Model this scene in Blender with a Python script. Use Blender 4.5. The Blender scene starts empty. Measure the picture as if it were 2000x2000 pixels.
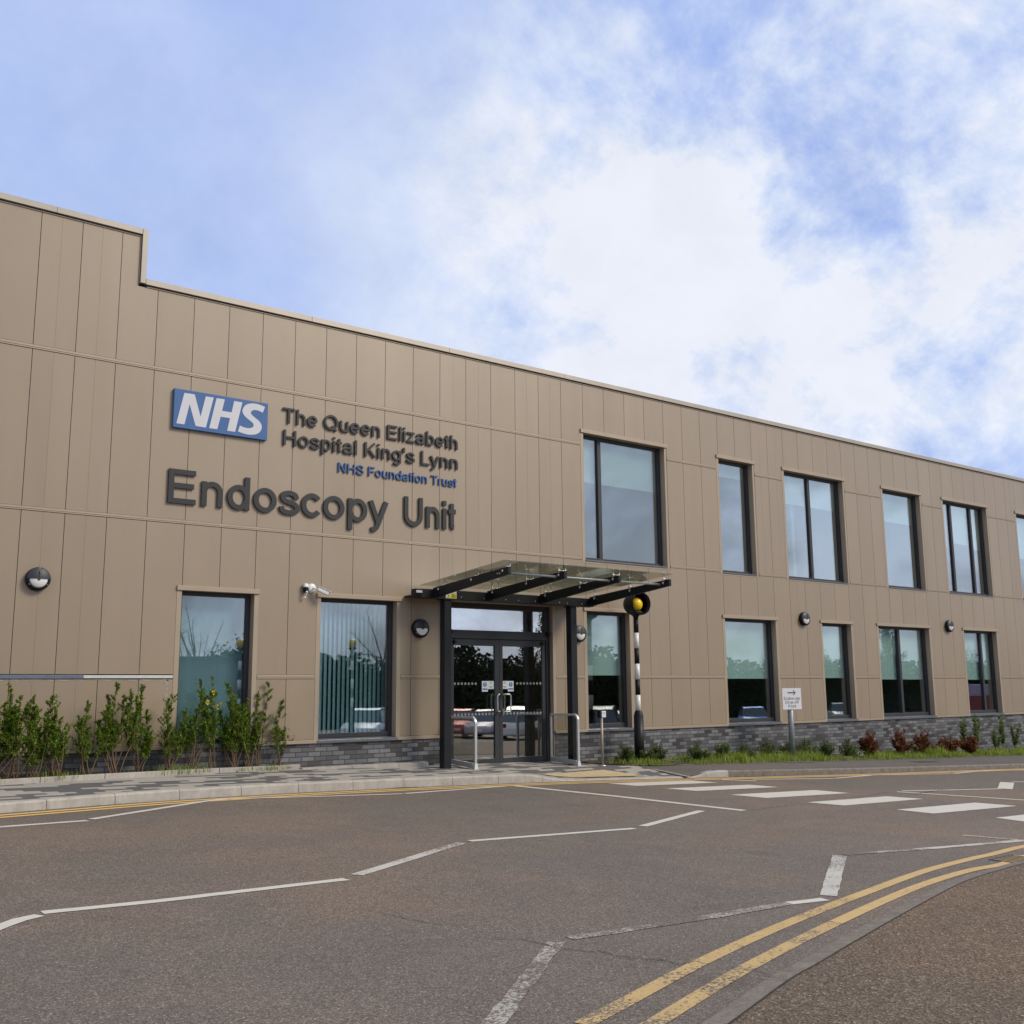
import bpy, math, random
from mathutils import Vector, Matrix
rnd = random.Random(7)
S = bpy.context.scene
COL = S.collection
PI = math.pi

# ------------------------------------------------------------------ camera model
F_PX, YAW, PITCH, ROLL = 2048.73, 0.65572246, 0.16702207, -0.00815062
D = 16.08                                   # facade plane
def _basis():
    f = Vector((math.sin(YAW)*math.cos(PITCH), math.cos(YAW)*math.cos(PITCH), math.sin(PITCH)))
    r = Vector((math.cos(YAW), -math.sin(YAW), 0)); u = r.cross(f)
    c, s = math.cos(ROLL), math.sin(ROLL)
    return c*r + s*u, -s*r + c*u, f
RT, UP, FW = _basis()
def ray(x, y): return RT*((x-1000)/F_PX) - UP*((y-1000)/F_PX) + FW
ROADP = (1.557, .0268, -.02); PAVEP = (1.049+.05*D, .0268, -.05)
def G(x, y, pl=ROADP):
    d = ray(x, y); a, b, c = pl; t = -a/(d.z+b*d.x+c*d.y); return d*t
def zroad(x, y):
    x = max(-12, min(40, x)); y = max(-6, min(17, y)); return -(1.557+.0268*x-.02*y)
# far kerb line (front foot of the kerb)
KP = [(-9,8.6),(-4,11.2),(0,12.7),(2.9,13.5),(4.8,14.05),(6.8,14.32),(8.8,14.42),(10.7,14.42),(12.4,14.34),(14.2,14.14),(16.2,13.88),(19.5,13.5),(25.6,13.1),(35,12.75),(48,12.5),(62,12.4)]
def kerb_y(x):
    for (a, b), (c, d) in zip(KP, KP[1:]):
        if x <= c: return b+(d-b)*(x-a)/(c-a)
    return KP[-1][1]
def sst(a, b, x):
    t = max(0, min(1, (x-a)/(b-a))); return t*t*(3-2*t)
def zpave(x, y):
    x = min(x, 40); z = -(1.049+.0268*x+.05*(D-y))
    d = sst(11.25, 12.3, x)*(1-sst(14.9, 15.7, x))
    if d > 0:
        ky = kerb_y(x); lowest = zroad(x, ky)+.02
        drop = max(0, -(1.049+.0268*x+.05*(D-ky))-lowest)
        z -= d*drop*(1-sst(0, 1.15, y-ky))
    return z

# ------------------------------------------------------------------ helpers
class MB:
    def __init__(s): s.v = []; s.f = []; s.m = []; s.sm = []; s.c = []
    def cut(s): s.c.append((len(s.v), len(s.f)))
    def build_each(s, name, mats, parent=None, bevel=0, **k):     # one object per piece between cuts
        cs = [(0, 0)]+[c for c in s.c if c != (0, 0)]+[(len(s.v), len(s.f))]; out = []
        for (v0, f0), (v1, f1) in zip(cs, cs[1:]):
            if f1 <= f0: continue
            q = MB(); q.v = s.v[v0:v1]; q.f = [tuple(i-v0 for i in f) for f in s.f[f0:f1]]; q.m = s.m[f0:f1]; q.sm = s.sm[f0:f1]
            out.append(q.build(name, mats, parent, bevel, **k))
        return out
    def add(s, vs, fs, mi=0, smooth=False):
        b = len(s.v); s.v += [tuple(v) for v in vs]
        for f in fs: s.f.append(tuple(b+i for i in f)); s.m.append(mi); s.sm.append(smooth)
    def box(s, x0, x1, y0, y1, z0, z1, mi=0):
        s.add([(x0,y0,z0),(x1,y0,z0),(x1,y1,z0),(x0,y1,z0),(x0,y0,z1),(x1,y0,z1),(x1,y1,z1),(x0,y1,z1)],
              [(0,3,2,1),(4,5,6,7),(0,1,5,4),(1,2,6,5),(2,3,7,6),(3,0,4,7)], mi)
    def hexa(s, a, b, mi=0):      # a,b: matching loops of points
        n = len(a)
        s.add(list(a)+list(b), [tuple(range(n))[::-1], tuple(range(n, 2*n))]+[(i,(i+1)%n,n+(i+1)%n,n+i) for i in range(n)], mi)
    def sheet(s, pts, mi=0): s.add(pts, [tuple(range(len(pts)))], mi)
    def tube(s, path, r, n=8, mi=0, caps=True, smooth=True):
        path = [Vector(p) for p in path]; rs = r if isinstance(r, (list, tuple)) else [r]*len(path)
        vs = []; prev = None
        for i, p in enumerate(path):
            t = (path[min(i+1, len(path)-1)]-path[max(i-1, 0)])
            t = t.normalized() if t.length > 1e-9 else Vector((0,0,1))
            if prev is None: a = t.orthogonal().normalized()
            else:
                a = prev-t*prev.dot(t); a = a.normalized() if a.length > 1e-6 else t.orthogonal().normalized()
            prev = a; b = t.cross(a)
            for k in range(n):
                q = 2*PI*k/n; vs.append(p+(a*math.cos(q)+b*math.sin(q))*rs[i])
        fs = []
        for i in range(len(path)-1):
            for k in range(n): fs.append((i*n+k, i*n+(k+1)%n, (i+1)*n+(k+1)%n, (i+1)*n+k))
        s.add(vs, fs, mi, smooth)
        if caps:
            b = len(s.v)-len(vs)
            s.f.append(tuple(b+k for k in range(n))[::-1]); s.m.append(mi); s.sm.append(False)
            s.f.append(tuple(b+(len(path)-1)*n+k for k in range(n))); s.m.append(mi); s.sm.append(False)
    def lathe(s, prof, c, axis='z', n=32, mi=0, smooth=True, a0=0, a1=2*PI):
        full = abs(a1-a0-2*PI) < 1e-6; m = n if full else n+1; vs = []
        for r, h in prof:
            for k in range(m):
                q = a0+(a1-a0)*k/n; x, y = r*math.cos(q), r*math.sin(q)
                p = (x, y, h) if axis == 'z' else ((x, -h, y) if axis == 'y' else (h, x, y))
                vs.append((c[0]+p[0], c[1]+p[1], c[2]+p[2]))
        fs = []
        for i in range(len(prof)-1):
            for k in range(n):
                k2 = (k+1) % m if full else k+1
                fs.append((i*m+k, i*m+k2, (i+1)*m+k2, (i+1)*m+k))
        s.add(vs, fs, mi, smooth)
    def prism_xz(s, poly, y0, y1, mi=0):   # outline in XZ, thickness in Y (y0 nearer the camera)
        s.hexa([(x, y0, z) for x, z in poly], [(x, y1, z) for x, z in poly], mi)
    def build(s, name, mats, parent=None, bevel=0, loc=None, bseg=2, fixn=True):
        me = bpy.data.meshes.new(name)
        vs = s.v if loc is None else [(v[0]-loc[0], v[1]-loc[1], v[2]-loc[2]) for v in s.v]
        me.from_pydata(vs, [], s.f)
        mats = mats if isinstance(mats, (list, tuple)) else [mats]
        for m in mats: me.materials.append(m)
        me.polygons.foreach_set('material_index', s.m); me.polygons.foreach_set('use_smooth', s.sm)
        if fixn:
            import bmesh
            b = bmesh.new(); b.from_mesh(me); bmesh.ops.recalc_face_normals(b, faces=b.faces[:]); b.to_mesh(me); b.free()
        me.update()
        o = bpy.data.objects.new(name, me); COL.objects.link(o)
        if loc is not None: o.location = loc
        if parent is not None: attach(o, parent)
        if bevel:
            md = o.modifiers.new('bev', 'BEVEL'); md.width = bevel; md.segments = bseg; md.limit_method = 'ANGLE'; md.angle_limit = .6
            md.harden_normals = False
        return o
def wloc(o):
    p = Vector(o.location)
    while o.parent: o = o.parent; p += Vector(o.location)
    return p
def attach(o, parent):                 # keep the mesh where it is while its thing carries the base point
    o.parent = parent; o.location = Vector(o.location)-wloc(parent)
def tag(o, label=None, cat=None, group=None, kind=None):
    if label: o['label'] = label
    if cat: o['category'] = cat
    if group: o['group'] = group
    if kind: o['kind'] = kind
    return o
def thing(name, loc, label, cat, group=None):
    o = bpy.data.objects.new(name, None); o.empty_display_size = .2; o.location = loc; COL.objects.link(o)
    return tag(o, label, cat, group)

# ------------------------------------------------------------------ materials
def lin(c): return tuple((x/12.92 if x <= .04045 else ((x+.055)/1.055)**2.4) for x in (v/255 for v in c))
class NT:
    def __init__(s, name):
        s.mat = bpy.data.materials.new(name); s.mat.use_nodes = True; s.nt = s.mat.node_tree; s.n = s.nt.nodes
        s.p = s.n['Principled BSDF']; s.out = s.n['Material Output']
        s.tc = s.n.new('ShaderNodeTexCoord')
    def new(s, t, **k):
        n = s.n.new(t)
        for a, b in k.items(): setattr(n, a, b)
        return n
    def link(s, a, b): s.nt.links.new(a, b)
    def val(s, sock, v):
        if hasattr(v, 'links'): s.link(v, sock)
        else: sock.default_value = v
    def mapping(s, scale=(1,1,1), rot=(0,0,0), src='Object', loc=(0,0,0)):
        m = s.new('ShaderNodeMapping'); m.inputs['Scale'].default_value = scale; m.inputs['Rotation'].default_value = rot; m.inputs['Location'].default_value = loc
        s.link(s.tc.outputs[src], m.inputs['Vector']); return m.outputs['Vector']
    def noise(s, vec, scale, detail=4, rough=.55, out='Fac'):
        n = s.new('ShaderNodeTexNoise'); n.inputs['Scale'].default_value = scale; n.inputs['Detail'].default_value = detail; n.inputs['Roughness'].default_value = rough
        if vec is not None: s.link(vec, n.inputs['Vector'])
        return n.outputs[out]
    def vor(s, vec, scale, out='Color', feature='F1'):
        n = s.new('ShaderNodeTexVoronoi'); n.feature = feature; n.inputs['Scale'].default_value = scale
        s.link(vec, n.inputs['Vector']); return n.outputs[out]
    def ramp(s, fac, stops, interp='LINEAR'):
        r = s.new('ShaderNodeValToRGB'); r.color_ramp.interpolation = interp; e = r.color_ramp.elements
        while len(e) < len(stops): e.new(.5)
        for i, (p, c) in enumerate(stops): e[i].position = p; e[i].color = (*c, 1) if len(c) == 3 else c
        s.link(fac, r.inputs['Fac']); return r.outputs['Color']
    def mix(s, fac, a, b, mode='MIX'):
        m = s.new('ShaderNodeMix'); m.data_type = 'RGBA'; m.blend_type = mode
        s.val(m.inputs[0], fac)
        for i, v in ((6, a), (7, b)):
            if isinstance(v, tuple) and len(v) == 3: v = (*v, 1)
            s.val(m.inputs[i], v)
        return m.outputs[2]
    def math(s, op, a, b=0, c=0):
        m = s.new('ShaderNodeMath'); m.operation = op
        for i, v in enumerate((a, b, c)): s.val(m.inputs[i], v)
        return m.outputs[0]
    def mr(s, v, a, b, c=0, d=1):
        m = s.new('ShaderNodeMapRange'); s.link(v, m.inputs[0])
        for i, q in enumerate((a, b, c, d)): m.inputs[1+i].default_value = q
        return m.outputs[0]
    def bump(s, h, strength=.3, dist=.01):
        b = s.new('ShaderNodeBump'); b.inputs['Strength'].default_value = strength; b.inputs['Distance'].default_value = dist
        s.link(h, b.inputs['Height']); s.link(b.outputs['Normal'], s.p.inputs['Normal']); return b
    def set(s, base=None, rough=None, metal=None, spec=None):
        if base is not None: s.val(s.p.inputs['Base Color'], (*base, 1) if isinstance(base, tuple) and len(base) == 3 else base)
        if rough is not None: s.val(s.p.inputs['Roughness'], rough)
        if metal is not None: s.p.inputs['Metallic'].default_value = metal
        if spec is not None: s.p.inputs['Specular IOR Level'].default_value = spec
        return s
def simple(name, rgb, rough=.5, metal=0, var=.12, scale=6, spec=.5, bump=0, bs=40):
    t = NT(name); v = t.mapping(); n = t.noise(v, scale, 5, .6)
    c = t.mix(1.0, (*rgb,), t.ramp(n, [(.25, (1-var,)*3), (.75, (1+var*.0+0,)*3)]), 'MULTIPLY')
    t.set(c, t.mr(n, .2, .8, rough*.85, min(1, rough*1.15)), metal, spec)
    if bump: t.bump(t.noise(v, bs, 4), bump, .004)
    return t.mat
M = {}
# coated aluminium cladding: every panel a slightly different batch, gentle oil-canning
t = NT('cladding'); v = t.mapping(); geo = t.new('ShaderNodeNewGeometry')
batch = t.mr(geo.outputs['Random Per Island'], 0, 1, .955, 1.03)
gr = t.noise(t.mapping((1.5, 1.5, .25)), 1.3, 5, .6)
dirt = t.mr(gr, .3, .75, 1.03, .93)
comb = t.new('ShaderNodeCombineColor'); f = t.math('MULTIPLY', batch, dirt)
for i in range(3): t.link(f, comb.inputs[i])

WALLC = (.308, .232, .152)
t.set(t.mix(1.0, WALLC, comb.outputs[0], 'MULTIPLY'), t.mr(t.noise(v, 9, 4), .3, .7, .40, .48), .10, .5)
t.p.inputs['Coat Weight'].default_value = .6; t.p.inputs['Coat Roughness'].default_value = .36; t.p.inputs['Coat IOR'].default_value = 1.6
off = t.new('ShaderNodeVectorMath'); off.operation = 'ADD'; cc = t.new('ShaderNodeCombineXYZ')
t.link(t.math('MULTIPLY', geo.outputs['Random Per Island'], 40.0), cc.inputs[0]); t.link(v, off.inputs[0]); t.link(cc.outputs[0], off.inputs[1])
t.bump(t.noise(off.outputs[0], 1.5, 2, .4), .10, .03)
M['clad'] = t.mat
M['trim'] = simple('trim', (.40, .318, .23), .42, .2, .06, 3)
M['coping'] = simple('coping', (.44, .39, .32), .38, .3, .08, 2)
M['gap'] = simple('gap', (.022, .016, .012), .8)
M['core'] = simple('core', (.05, .045, .04), .9)
M['frame'] = simple('frame', (.034, .035, .040), .5, .1, .1, 8)
M['canopy'] = simple('canopy', (.008, .009, .013), .5, 0, .2, 8, .35)
M['black'] = simple('black', (.006, .006, .007), .5, 0, .2, 10, .35)
M['steel'] = simple('steel', (.66, .65, .62), .36, .95, .1, 30)
M['galv'] = simple('galv', (.30, .33, .34), .5, .5, .25, 14)
M['alu'] = simple('alu', (.55, .55, .55), .45, .6, .12, 12)
M['sillm'] = simple('sillm', (.16, .165, .18), .4, .3, .1, 6)
M['bluestrip'] = simple('bluestrip', (.20, .235, .29), .35, .6, .15, 8)
M['whitestrip'] = simple('whitestrip', (.66, .66, .63), .4, .3, .12, 8)
M['white'] = simple('white', (.78, .78, .76), .35, 0, .06, 8)
M['signw'] = simple('signw', (.62, .62, .65), .5, 0, .06, 4)
M['letter'] = simple('letter', (.017, .0175, .019), .5, 0, .1, 12)
M['lblue'] = simple('lblue', (.035, .105, .29), .4, 0, .06, 12)
M['nhsblue'] = simple('nhsblue', (.045, .13, .32), .35, 0, .06, 3)
M['blueedge'] = simple('blueedge', (.02, .06, .16), .4)
M['black_text'] = simple('black_text', (.02, .02, .022), .5)
M['yellow'] = simple('yellow', (.80, .62, .02), .35, 0, .05, 6)
M['globe'] = simple('globe', (.90, .58, .01), .3, 0, .08, 8)
M['amber'] = simple('amber', (.7, .5, .1), .3)
M['blind'] = simple('blind', (.66, .72, .64), .8, 0, .05, 3)
M['vblind'] = simple('vblind', (.60, .80, .84), .8, 0, .1, 3)
M['interior'] = simple('interior', (.46, .45, .34), .9, 0, .3, .6)
M['intfloor'] = simple('intfloor', (.08, .08, .08), .6)
M['soil'] = simple('soil', (.10, .075, .052), 1, 0, .5, 9, .2, .8, 30)
M['rubber'] = simple('rubber', (.02, .02, .02), .8)
M['decal'] = simple('decal', (.72, .73, .74), .4, 0, .04, 4)
M['decalblue'] = simple('decalblue', (.02, .16, .42), .4)
M['dot'] = simple('dot', (.28, .285, .28), .7)
M['pale_reflection'] = simple('pale_reflection', (.62, .61, .62), .6, 0, .22, 5)  # colour stands in for bright sky reflected in the transom
M['grtext'] = simple('grtext', (.25, .25, .25), .6)
def glass(name, tint, fac, rough=0.0, refl=(.93, .96, .98), grain=0):
    t = NT(name); t.n.remove(t.p)
    tr = t.new('ShaderNodeBsdfTransparent'); tr.inputs[0].default_value = (*tint, 1)
    gl = t.new('ShaderNodeBsdfGlossy'); gl.inputs['Color'].default_value = (*refl, 1); gl.inputs['Roughness'].default_value = rough
    lw = t.new('ShaderNodeLayerWeight'); lw.inputs[0].default_value = .5      # symmetric for both faces of a pane
    mf = t.math('ADD', t.math('MULTIPLY', t.math('POWER', lw.outputs['Facing'], 4.0), (1-fac)*.8), fac)
    b = t.new('ShaderNodeBump'); b.inputs['Strength'].default_value = .035; b.inputs['Distance'].default_value = .01
    t.link(t.noise(t.mapping(), 1.6, 1), b.inputs['Height']); t.link(b.outputs[0], gl.inputs['Normal'])
    mx = t.new('ShaderNodeMixShader'); t.link(mf, mx.inputs[0]); t.link(tr.outputs[0], mx.inputs[1]); t.link(gl.outputs[0], mx.inputs[2])
    t.link(mx.outputs[0], t.out.inputs[0]); return t.mat
M['glassU'] = glass('glass_upper', (.83, .925, .93), .33)
M['glassL'] = glass('glass_lower', (.86, .94, .95), .20)
M['glassD'] = glass('glass_door', (.86, .86, .80), .40)
M['glassT'] = glass('glass_transom', (.85, .85, .85), .56)
M['glassC'] = glass('glass_canopy', (.80, .83, .78), .06)
M['glassB'] = glass('glass_barrier', (.80, .81, .80), .03)
# engineering brick plinth
t = NT('brick'); v = t.mapping((1, 1, 1), (PI/2, 0, 0))
sw = t.new('ShaderNodeSeparateXYZ'); t.link(t.tc.outputs['Object'], sw.inputs[0]); cx = t.new('ShaderNodeCombineXYZ')
t.link(sw.outputs[0], cx.inputs[0]); t.link(t.math('ADD', sw.outputs[2], 10.0), cx.inputs[1]); bv = cx.outputs[0]
br = t.new('ShaderNodeTexBrick'); br.offset = .5; br.inputs['Scale'].default_value = 1.0
br.inputs['Brick Width'].default_value = .225; br.inputs['Row Height'].default_value = .075; br.inputs['Mortar Size'].default_value = .007; br.inputs['Mortar Smooth'].default_value = .3
br.inputs['Color1'].default_value = (0, 0, 0, 1); br.inputs['Color2'].default_value = (1, 1, 1, 1); br.inputs['Mortar'].default_value = (.5, .5, .5, 1)
t.link(bv, br.inputs['Vector'])
bc = t.ramp(br.outputs['Color'], [(0, (.028, .025, .026)), (.14, (.05, .047, .05)), (.3, (.085, .083, .087)), (.55, (.135, .136, .143)), (1, (.225, .225, .23))])
bc = t.mix(t.mr(t.noise(bv, 9, 5, .6), .35, .7, 0, .55), bc, t.mix(.5, bc, (.05, .048, .052)), 'MIX')
bc = t.mix(br.outputs['Fac'], bc, (.045, .04, .034))
t.set(bc, t.mr(t.noise(bv, 30, 4), .3, .7, .42, .7), 0, .5)
hh = t.math('SUBTRACT', t.math('MULTIPLY', t.noise(bv, 60, 4), .25), br.outputs['Fac'])
t.bump(hh, .8, .006); M['brick'] = t.mat

# asphalt as a reusable recipe
def asphalt(t, dark, light, warm, warmfac=.6, bscale=1.25):
    v = t.mapping()
    big = t.noise(v, .28, 6, .62); mid = t.noise(v, 2.6, 5, .6)
    cells = t.vor(v, 85*bscale, 'Color'); sp = t.new('ShaderNodeSeparateColor'); t.link(cells, sp.inputs[0])
    cells2 = t.vor(v, 190*bscale, 'Color'); sp2 = t.new('ShaderNodeSeparateColor'); t.link(cells2, sp2.inputs[0])
    gmix = t.math('ADD', t.math('MULTIPLY', sp.outputs[0], .65), t.math('MULTIPLY', sp2.outputs[1], .35))
    col = t.ramp(gmix, [(.05, dark), (.5, tuple((a+b)/2 for a, b in zip(dark, light))), (.86, light), (.985, tuple(min(.55, x*2.6) for x in light))])
    wm = t.math('MULTIPLY', t.mr(big, .42, .66, 0, 1), warmfac)
    wm2 = t.math('MULTIPLY', t.mr(sp.outputs[2], .6, .95, 0, 1), .45)
    col = t.mix(t.math('MAXIMUM', wm, t.math('MULTIPLY', wm2, wm)), col, t.mix(1.0, col, warm, 'MULTIPLY'))
    lum = t.mr(t.math('ADD', t.math('MULTIPLY', big, .6), t.math('MULTIPLY', mid, .4)), .32, .68, .84, 1.14)
    cb = t.new('ShaderNodeCombineColor')
    for i in range(3): t.link(lum, cb.inputs[i])
    col = t.mix(1.0, col, cb.outputs[0], 'MULTIPLY')
    # tyre-polished lanes along the road and a few dark oily blots
    ln = t.noise(t.mapping((.10, .55, 1), (0, 0, math.radians(-12))), 1.0, 3, .5); col = t.mix(t.mr(ln, .50, .66, 0, .28), col, t.mix(.5, col, (.20, .17, .145)))
    bl = t.noise(v, 1.1, 3, .5); col = t.mix(t.mr(bl, .66, .74, 0, .42), col, t.mix(1.0, col, (.55, .55, .56), 'MULTIPLY'))
    h = t.math('ADD', t.vor(v, 85*bscale, 'Distance'), t.math('MULTIPLY', t.noise(v, 160, 3), .4))
    return v, col, h
AD, AL, AW = (.068, .057, .047), (.213, .175, .143), (1.26, 1.04, .84)
t = NT('asphalt'); v, col, h = asphalt(t, AD, AL, AW); t.set(col, .82, 0, .35); t.bump(h, .4, .005); M['asphalt'] = t.mat
t = NT('footway_tarmac'); v, col, h = asphalt(t, (.055, .042, .030), (.225, .164, .112), (1.25, 1.0, .8), .5, .85); t.set(col, .85, 0, .3); t.bump(h, .7, .01); M['foot'] = t.mat
t = NT('tarmac_path'); v, col, h = asphalt(t, (.085, .076, .069), (.150, .134, .12), (1.1, 1, .9)); t.set(col, .85, 0, .3); t.bump(h, .3, .004); M['path'] = t.mat
def paint(name, rgb, wear):
    t = NT(name); v, col, h = asphalt(t, AD, AL, AW)
    n = t.noise(v, 42, 6, .75); n2 = t.noise(v, 2.2, 4, .6)
    k = t.math('ADD', t.math('MULTIPLY', n, .8), t.math('MULTIPLY', n2, .45))
    mask = t.mr(k, wear-.02, wear+.03, 1, 0)
    pc = t.mix(t.mr(t.noise(v, 7, 5), .35, .75, 0, .35), (*rgb,), tuple(x*.72 for x in rgb))
    t.set(t.mix(mask, col, pc), .68, 0, .4); t.bump(h, .3, .004); return t.mat
M['w_new'] = paint('paint_white', (.60, .555, .48), .84)
M['w_mid'] = paint('paint_white_worn', (.52, .49, .43), .675)
M['w_old'] = paint('paint_white_faded', (.42, .39, .34), .585)
M['y_new'] = paint('paint_yellow', (.56, .38, .16), .735)
M['y_far'] = paint('paint_yellow_fresh', (.74, .48, .15), .86)
M['y_old'] = paint('paint_yellow_worn', (.53, .36, .15), .665)
t = NT('kerb_concrete'); v = t.mapping(); n = t.noise(v, 5, 6, .7); c = t.ramp(n, [(.3, (.33, .30, .26)), (.7, (.47, .435, .385))])
c = t.mix(t.mr(t.noise(t.mapping((14, 14, 3)), 2, 5, .7), .52, .75, 0, .55), c, (.24, .21, .175)); t.set(c, .85, 0, .3); t.bump(t.noise(v, 90, 4), .3, .003); M['kerb'] = t.mat
t = NT('kerb_concrete_old'); v = t.mapping(); n = t.noise(v, 7, 7, .75); c = t.ramp(n, [(.3, (.135, .115, .095)), (.7, (.25, .22, .185))]); t.set(c, .9, 0, .3); t.bump(t.noise(v, 60, 5), .6, .006); M['kerbold'] = t.mat
t = NT('kerb_flush'); v = t.mapping(); n = t.noise(v, 9, 7, .7); c = t.ramp(n, [(.3, (.155, .128, .102)), (.7, (.25, .208, .168))]); c = t.mix(t.mr(t.noise(v, 34, 6, .7), .52, .62, 0, .6), c, (.10, .082, .068)); t.set(c, .9, 0, .3); t.bump(t.noise(v, 80, 5), .5, .005); M['kerbflush'] = t.mat
# block paving in two greys, laid in random stepped clusters
t = NT('block_paving'); v = t.mapping((1, 1, 1), (0, 0, math.radians(-3)))
sx = t.new('ShaderNodeSeparateXYZ'); t.link(v, sx.inputs[0])
row = t.math('FLOOR', t.math('DIVIDE', sx.outputs[1], .12)); rowodd = t.math('MULTIPLY', t.math('FRACT', t.math('MULTIPLY', row, .5)), .18*2)
cxn = t.math('FLOOR', t.math('DIVIDE', t.math('ADD', sx.outputs[0], rowodd), .36))
cb = t.new('ShaderNodeCombineXYZ'); t.link(cxn, cb.inputs[0]); t.link(row, cb.inputs[1])
wn = t.new('ShaderNodeTexWhiteNoise'); wn.noise_dimensions = '2D'; t.link(cb.outputs[0], wn.inputs['Vector'])
clus = t.noise(cb.outputs[0], .45, 1)
sel = t.mr(t.math('ADD', t.math('MULTIPLY', wn.outputs['Value'], .85), t.math('MULTIPLY', clus, .5)), .62, .621, 0, 1)
jx = t.math('ABSOLUTE', t.math('SUBTRACT', t.math('FRACT', t.math('DIVIDE', t.math('ADD', sx.outputs[0], rowodd), .18)), .5))
jy = t.math('ABSOLUTE', t.math('SUBTRACT', t.math('FRACT', t.math('DIVIDE', sx.outputs[1], .12)), .5))
joint = t.math('MAXIMUM', t.mr(jx, .485, .5, 0, 1), t.mr(jy, .475, .495, 0, 1))
fine = t.noise(v, 130, 4, .7); med = t.noise(v, 3, 5)
lt = t.mix(fine, (.30, .27, .23), (.47, .43, .37)); dk = t.mix(fine, (.075, .073, .072), (.15, .147, .142))
c = t.mix(sel, dk, lt); c = t.mix(t.math('MULTIPLY', joint, .55), c, (.12, .11, .095)); c = t.mix(t.mr(med, .4, .75, 0, .35), c, t.mix(.5, c, (.2, .18, .155)))
t.set(c, .85, 0, .3); t.bump(t.math('SUBTRACT', t.math('MULTIPLY', fine, .3), joint), .4, .004); M['paving'] = t.mat
t = NT('tactile_blister'); v = t.mapping((1, 1, 1), (0, 0, math.radians(-4)))
sx = t.new('ShaderNodeSeparateXYZ'); t.link(v, sx.inputs[0])
def fr(o, p): return t.math('ABSOLUTE', t.math('SUBTRACT', t.math('FRACT', t.math('DIVIDE', o, p)), .5))
jj = t.math('MAXIMUM', t.mr(fr(sx.outputs[0], .2), .47, .49, 0, 1), t.mr(fr(sx.outputs[1], .4), .48, .495, 0, 1))
bx = t.math('ADD', t.math('POWER', fr(sx.outputs[0], .0667), 2), t.math('POWER', fr(sx.outputs[1], .0667), 2))
bl = t.mr(bx, .02, .09, 1, 0)
c = t.mix(t.noise(v, 5, 5), (.44, .33, .185), (.60, .46, .265)); c = t.mix(t.math('MULTIPLY', jj, .75), c, (.20, .155, .09))
t.set(c, .8, 0, .3); t.bump(t.math('SUBTRACT', bl, jj), .5, .006); M['tactile'] = t.mat
def leafmat(name, a, b, c):
    t = NT(name); g = t.new('ShaderNodeNewGeometry'); col = t.ramp(g.outputs['Random Per Island'], [(0, a), (.55, b), (1, c)])
    t.set(col, .45, 0, .4); t.p.inputs['Subsurface Weight'].default_value = 0
    tl = t.new('ShaderNodeBsdfTranslucent'); t.link(t.mix(1., col, (1.5, 1.5, .7), 'MULTIPLY'), tl.inputs[0])
    mx = t.new('ShaderNodeMixShader'); mx.inputs[0].default_value = .35; t.link(t.p.outputs[0], mx.inputs[1]); t.link(tl.outputs[0], mx.inputs[2]); t.link(mx.outputs[0], t.out.inputs[0])
    return t.mat
M['leaf'] = leafmat('leaf_green', (.04, .085, .008), (.12, .21, .018), (.30, .38, .05))
M['leafd'] = leafmat('leaf_dark', (.03, .06, .018), (.075, .12, .03), (.18, .21, .07))
M['leafr'] = leafmat('leaf_red', (.06, .014, .012), (.17, .04, .026), (.24, .15, .05))
M['leafg'] = leafmat('leaf_glossy', (.05, .10, .03), (.11, .17, .05), (.28, .33, .17))
M['grass'] = leafmat('grass', (.10, .17, .015), (.22, .31, .04), (.46, .44, .16))
M['treeleaf'] = leafmat('treeleaf', (.02, .034, .014), (.034, .055, .02), (.055, .08, .03))
M['hedgeleaf'] = simple('hedgeleaf', (.028, .036, .018), 1, 0, .4, 1, .1)
M['twig'] = simple('twig', (.17, .105, .06), .85, 0, .4, 20)
M['bark'] = simple('bark', (.10, .085, .07), .9, 0, .4, 8)
M['flower'] = simple('flower', (.85, .66, .02), .5)
M['film'] = simple('film', (.42, .37, .31), .3, 0, .3, 30)

# ------------------------------------------------------------------ rectangle subtraction for walls
def subtract(rects, holes):
    for h in holes:
        out = []
        for (a, b, c, d) in rects:
            x0, x1, z0, z1 = h
            if x1 <= a+1e-6 or x0 >= b-1e-6 or z1 <= c+1e-6 or z0 >= d-1e-6: out.append((a, b, c, d)); continue
            if x0 > a+1e-4: out.append((a, x0, c, d))
            if x1 < b-1e-4: out.append((x1, b, c, d))
            m0, m1 = max(a, x0), min(b, x1)
            if z0 > c+1e-4: out.append((m0, m1, c, z0))
            if z1 < d-1e-4: out.append((m0, m1, z1, d))
        rects = out
    return rects
X0 = 3.467
def KX(k): return X0+.6*k
ZS, ZT = -.79, 1.558       # lower openings
US, UT = 2.605, 5.29       # upper openings
UPPER = [(18, 22), (25, 27), (29, 33), (36, 39), (41, 45), (48, 52), (55, 59), (62, 65)]
LOWER = [(4, 6), (8, 10.5), (18, 20), (25, 28), (31, 33), (35, 39), (42, 45), (49, 52), (56, 59)]
DX0, DX1, DZ1 = 10.91, 13.36, 1.605
XL, XR = KX(-17), KX(80)
XSTEP = 5.05
openings = [(KX(a), KX(b), US, UT) for a, b in UPPER]+[(KX(a), KX(b), ZS, ZT) for a, b in LOWER]+[(DX0, DX1, -2, DZ1)]

hospital = thing('hospital_building', (12, D, -1.37), 'long two storey hospital building clad in beige brown metal panels', 'building')

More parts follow.
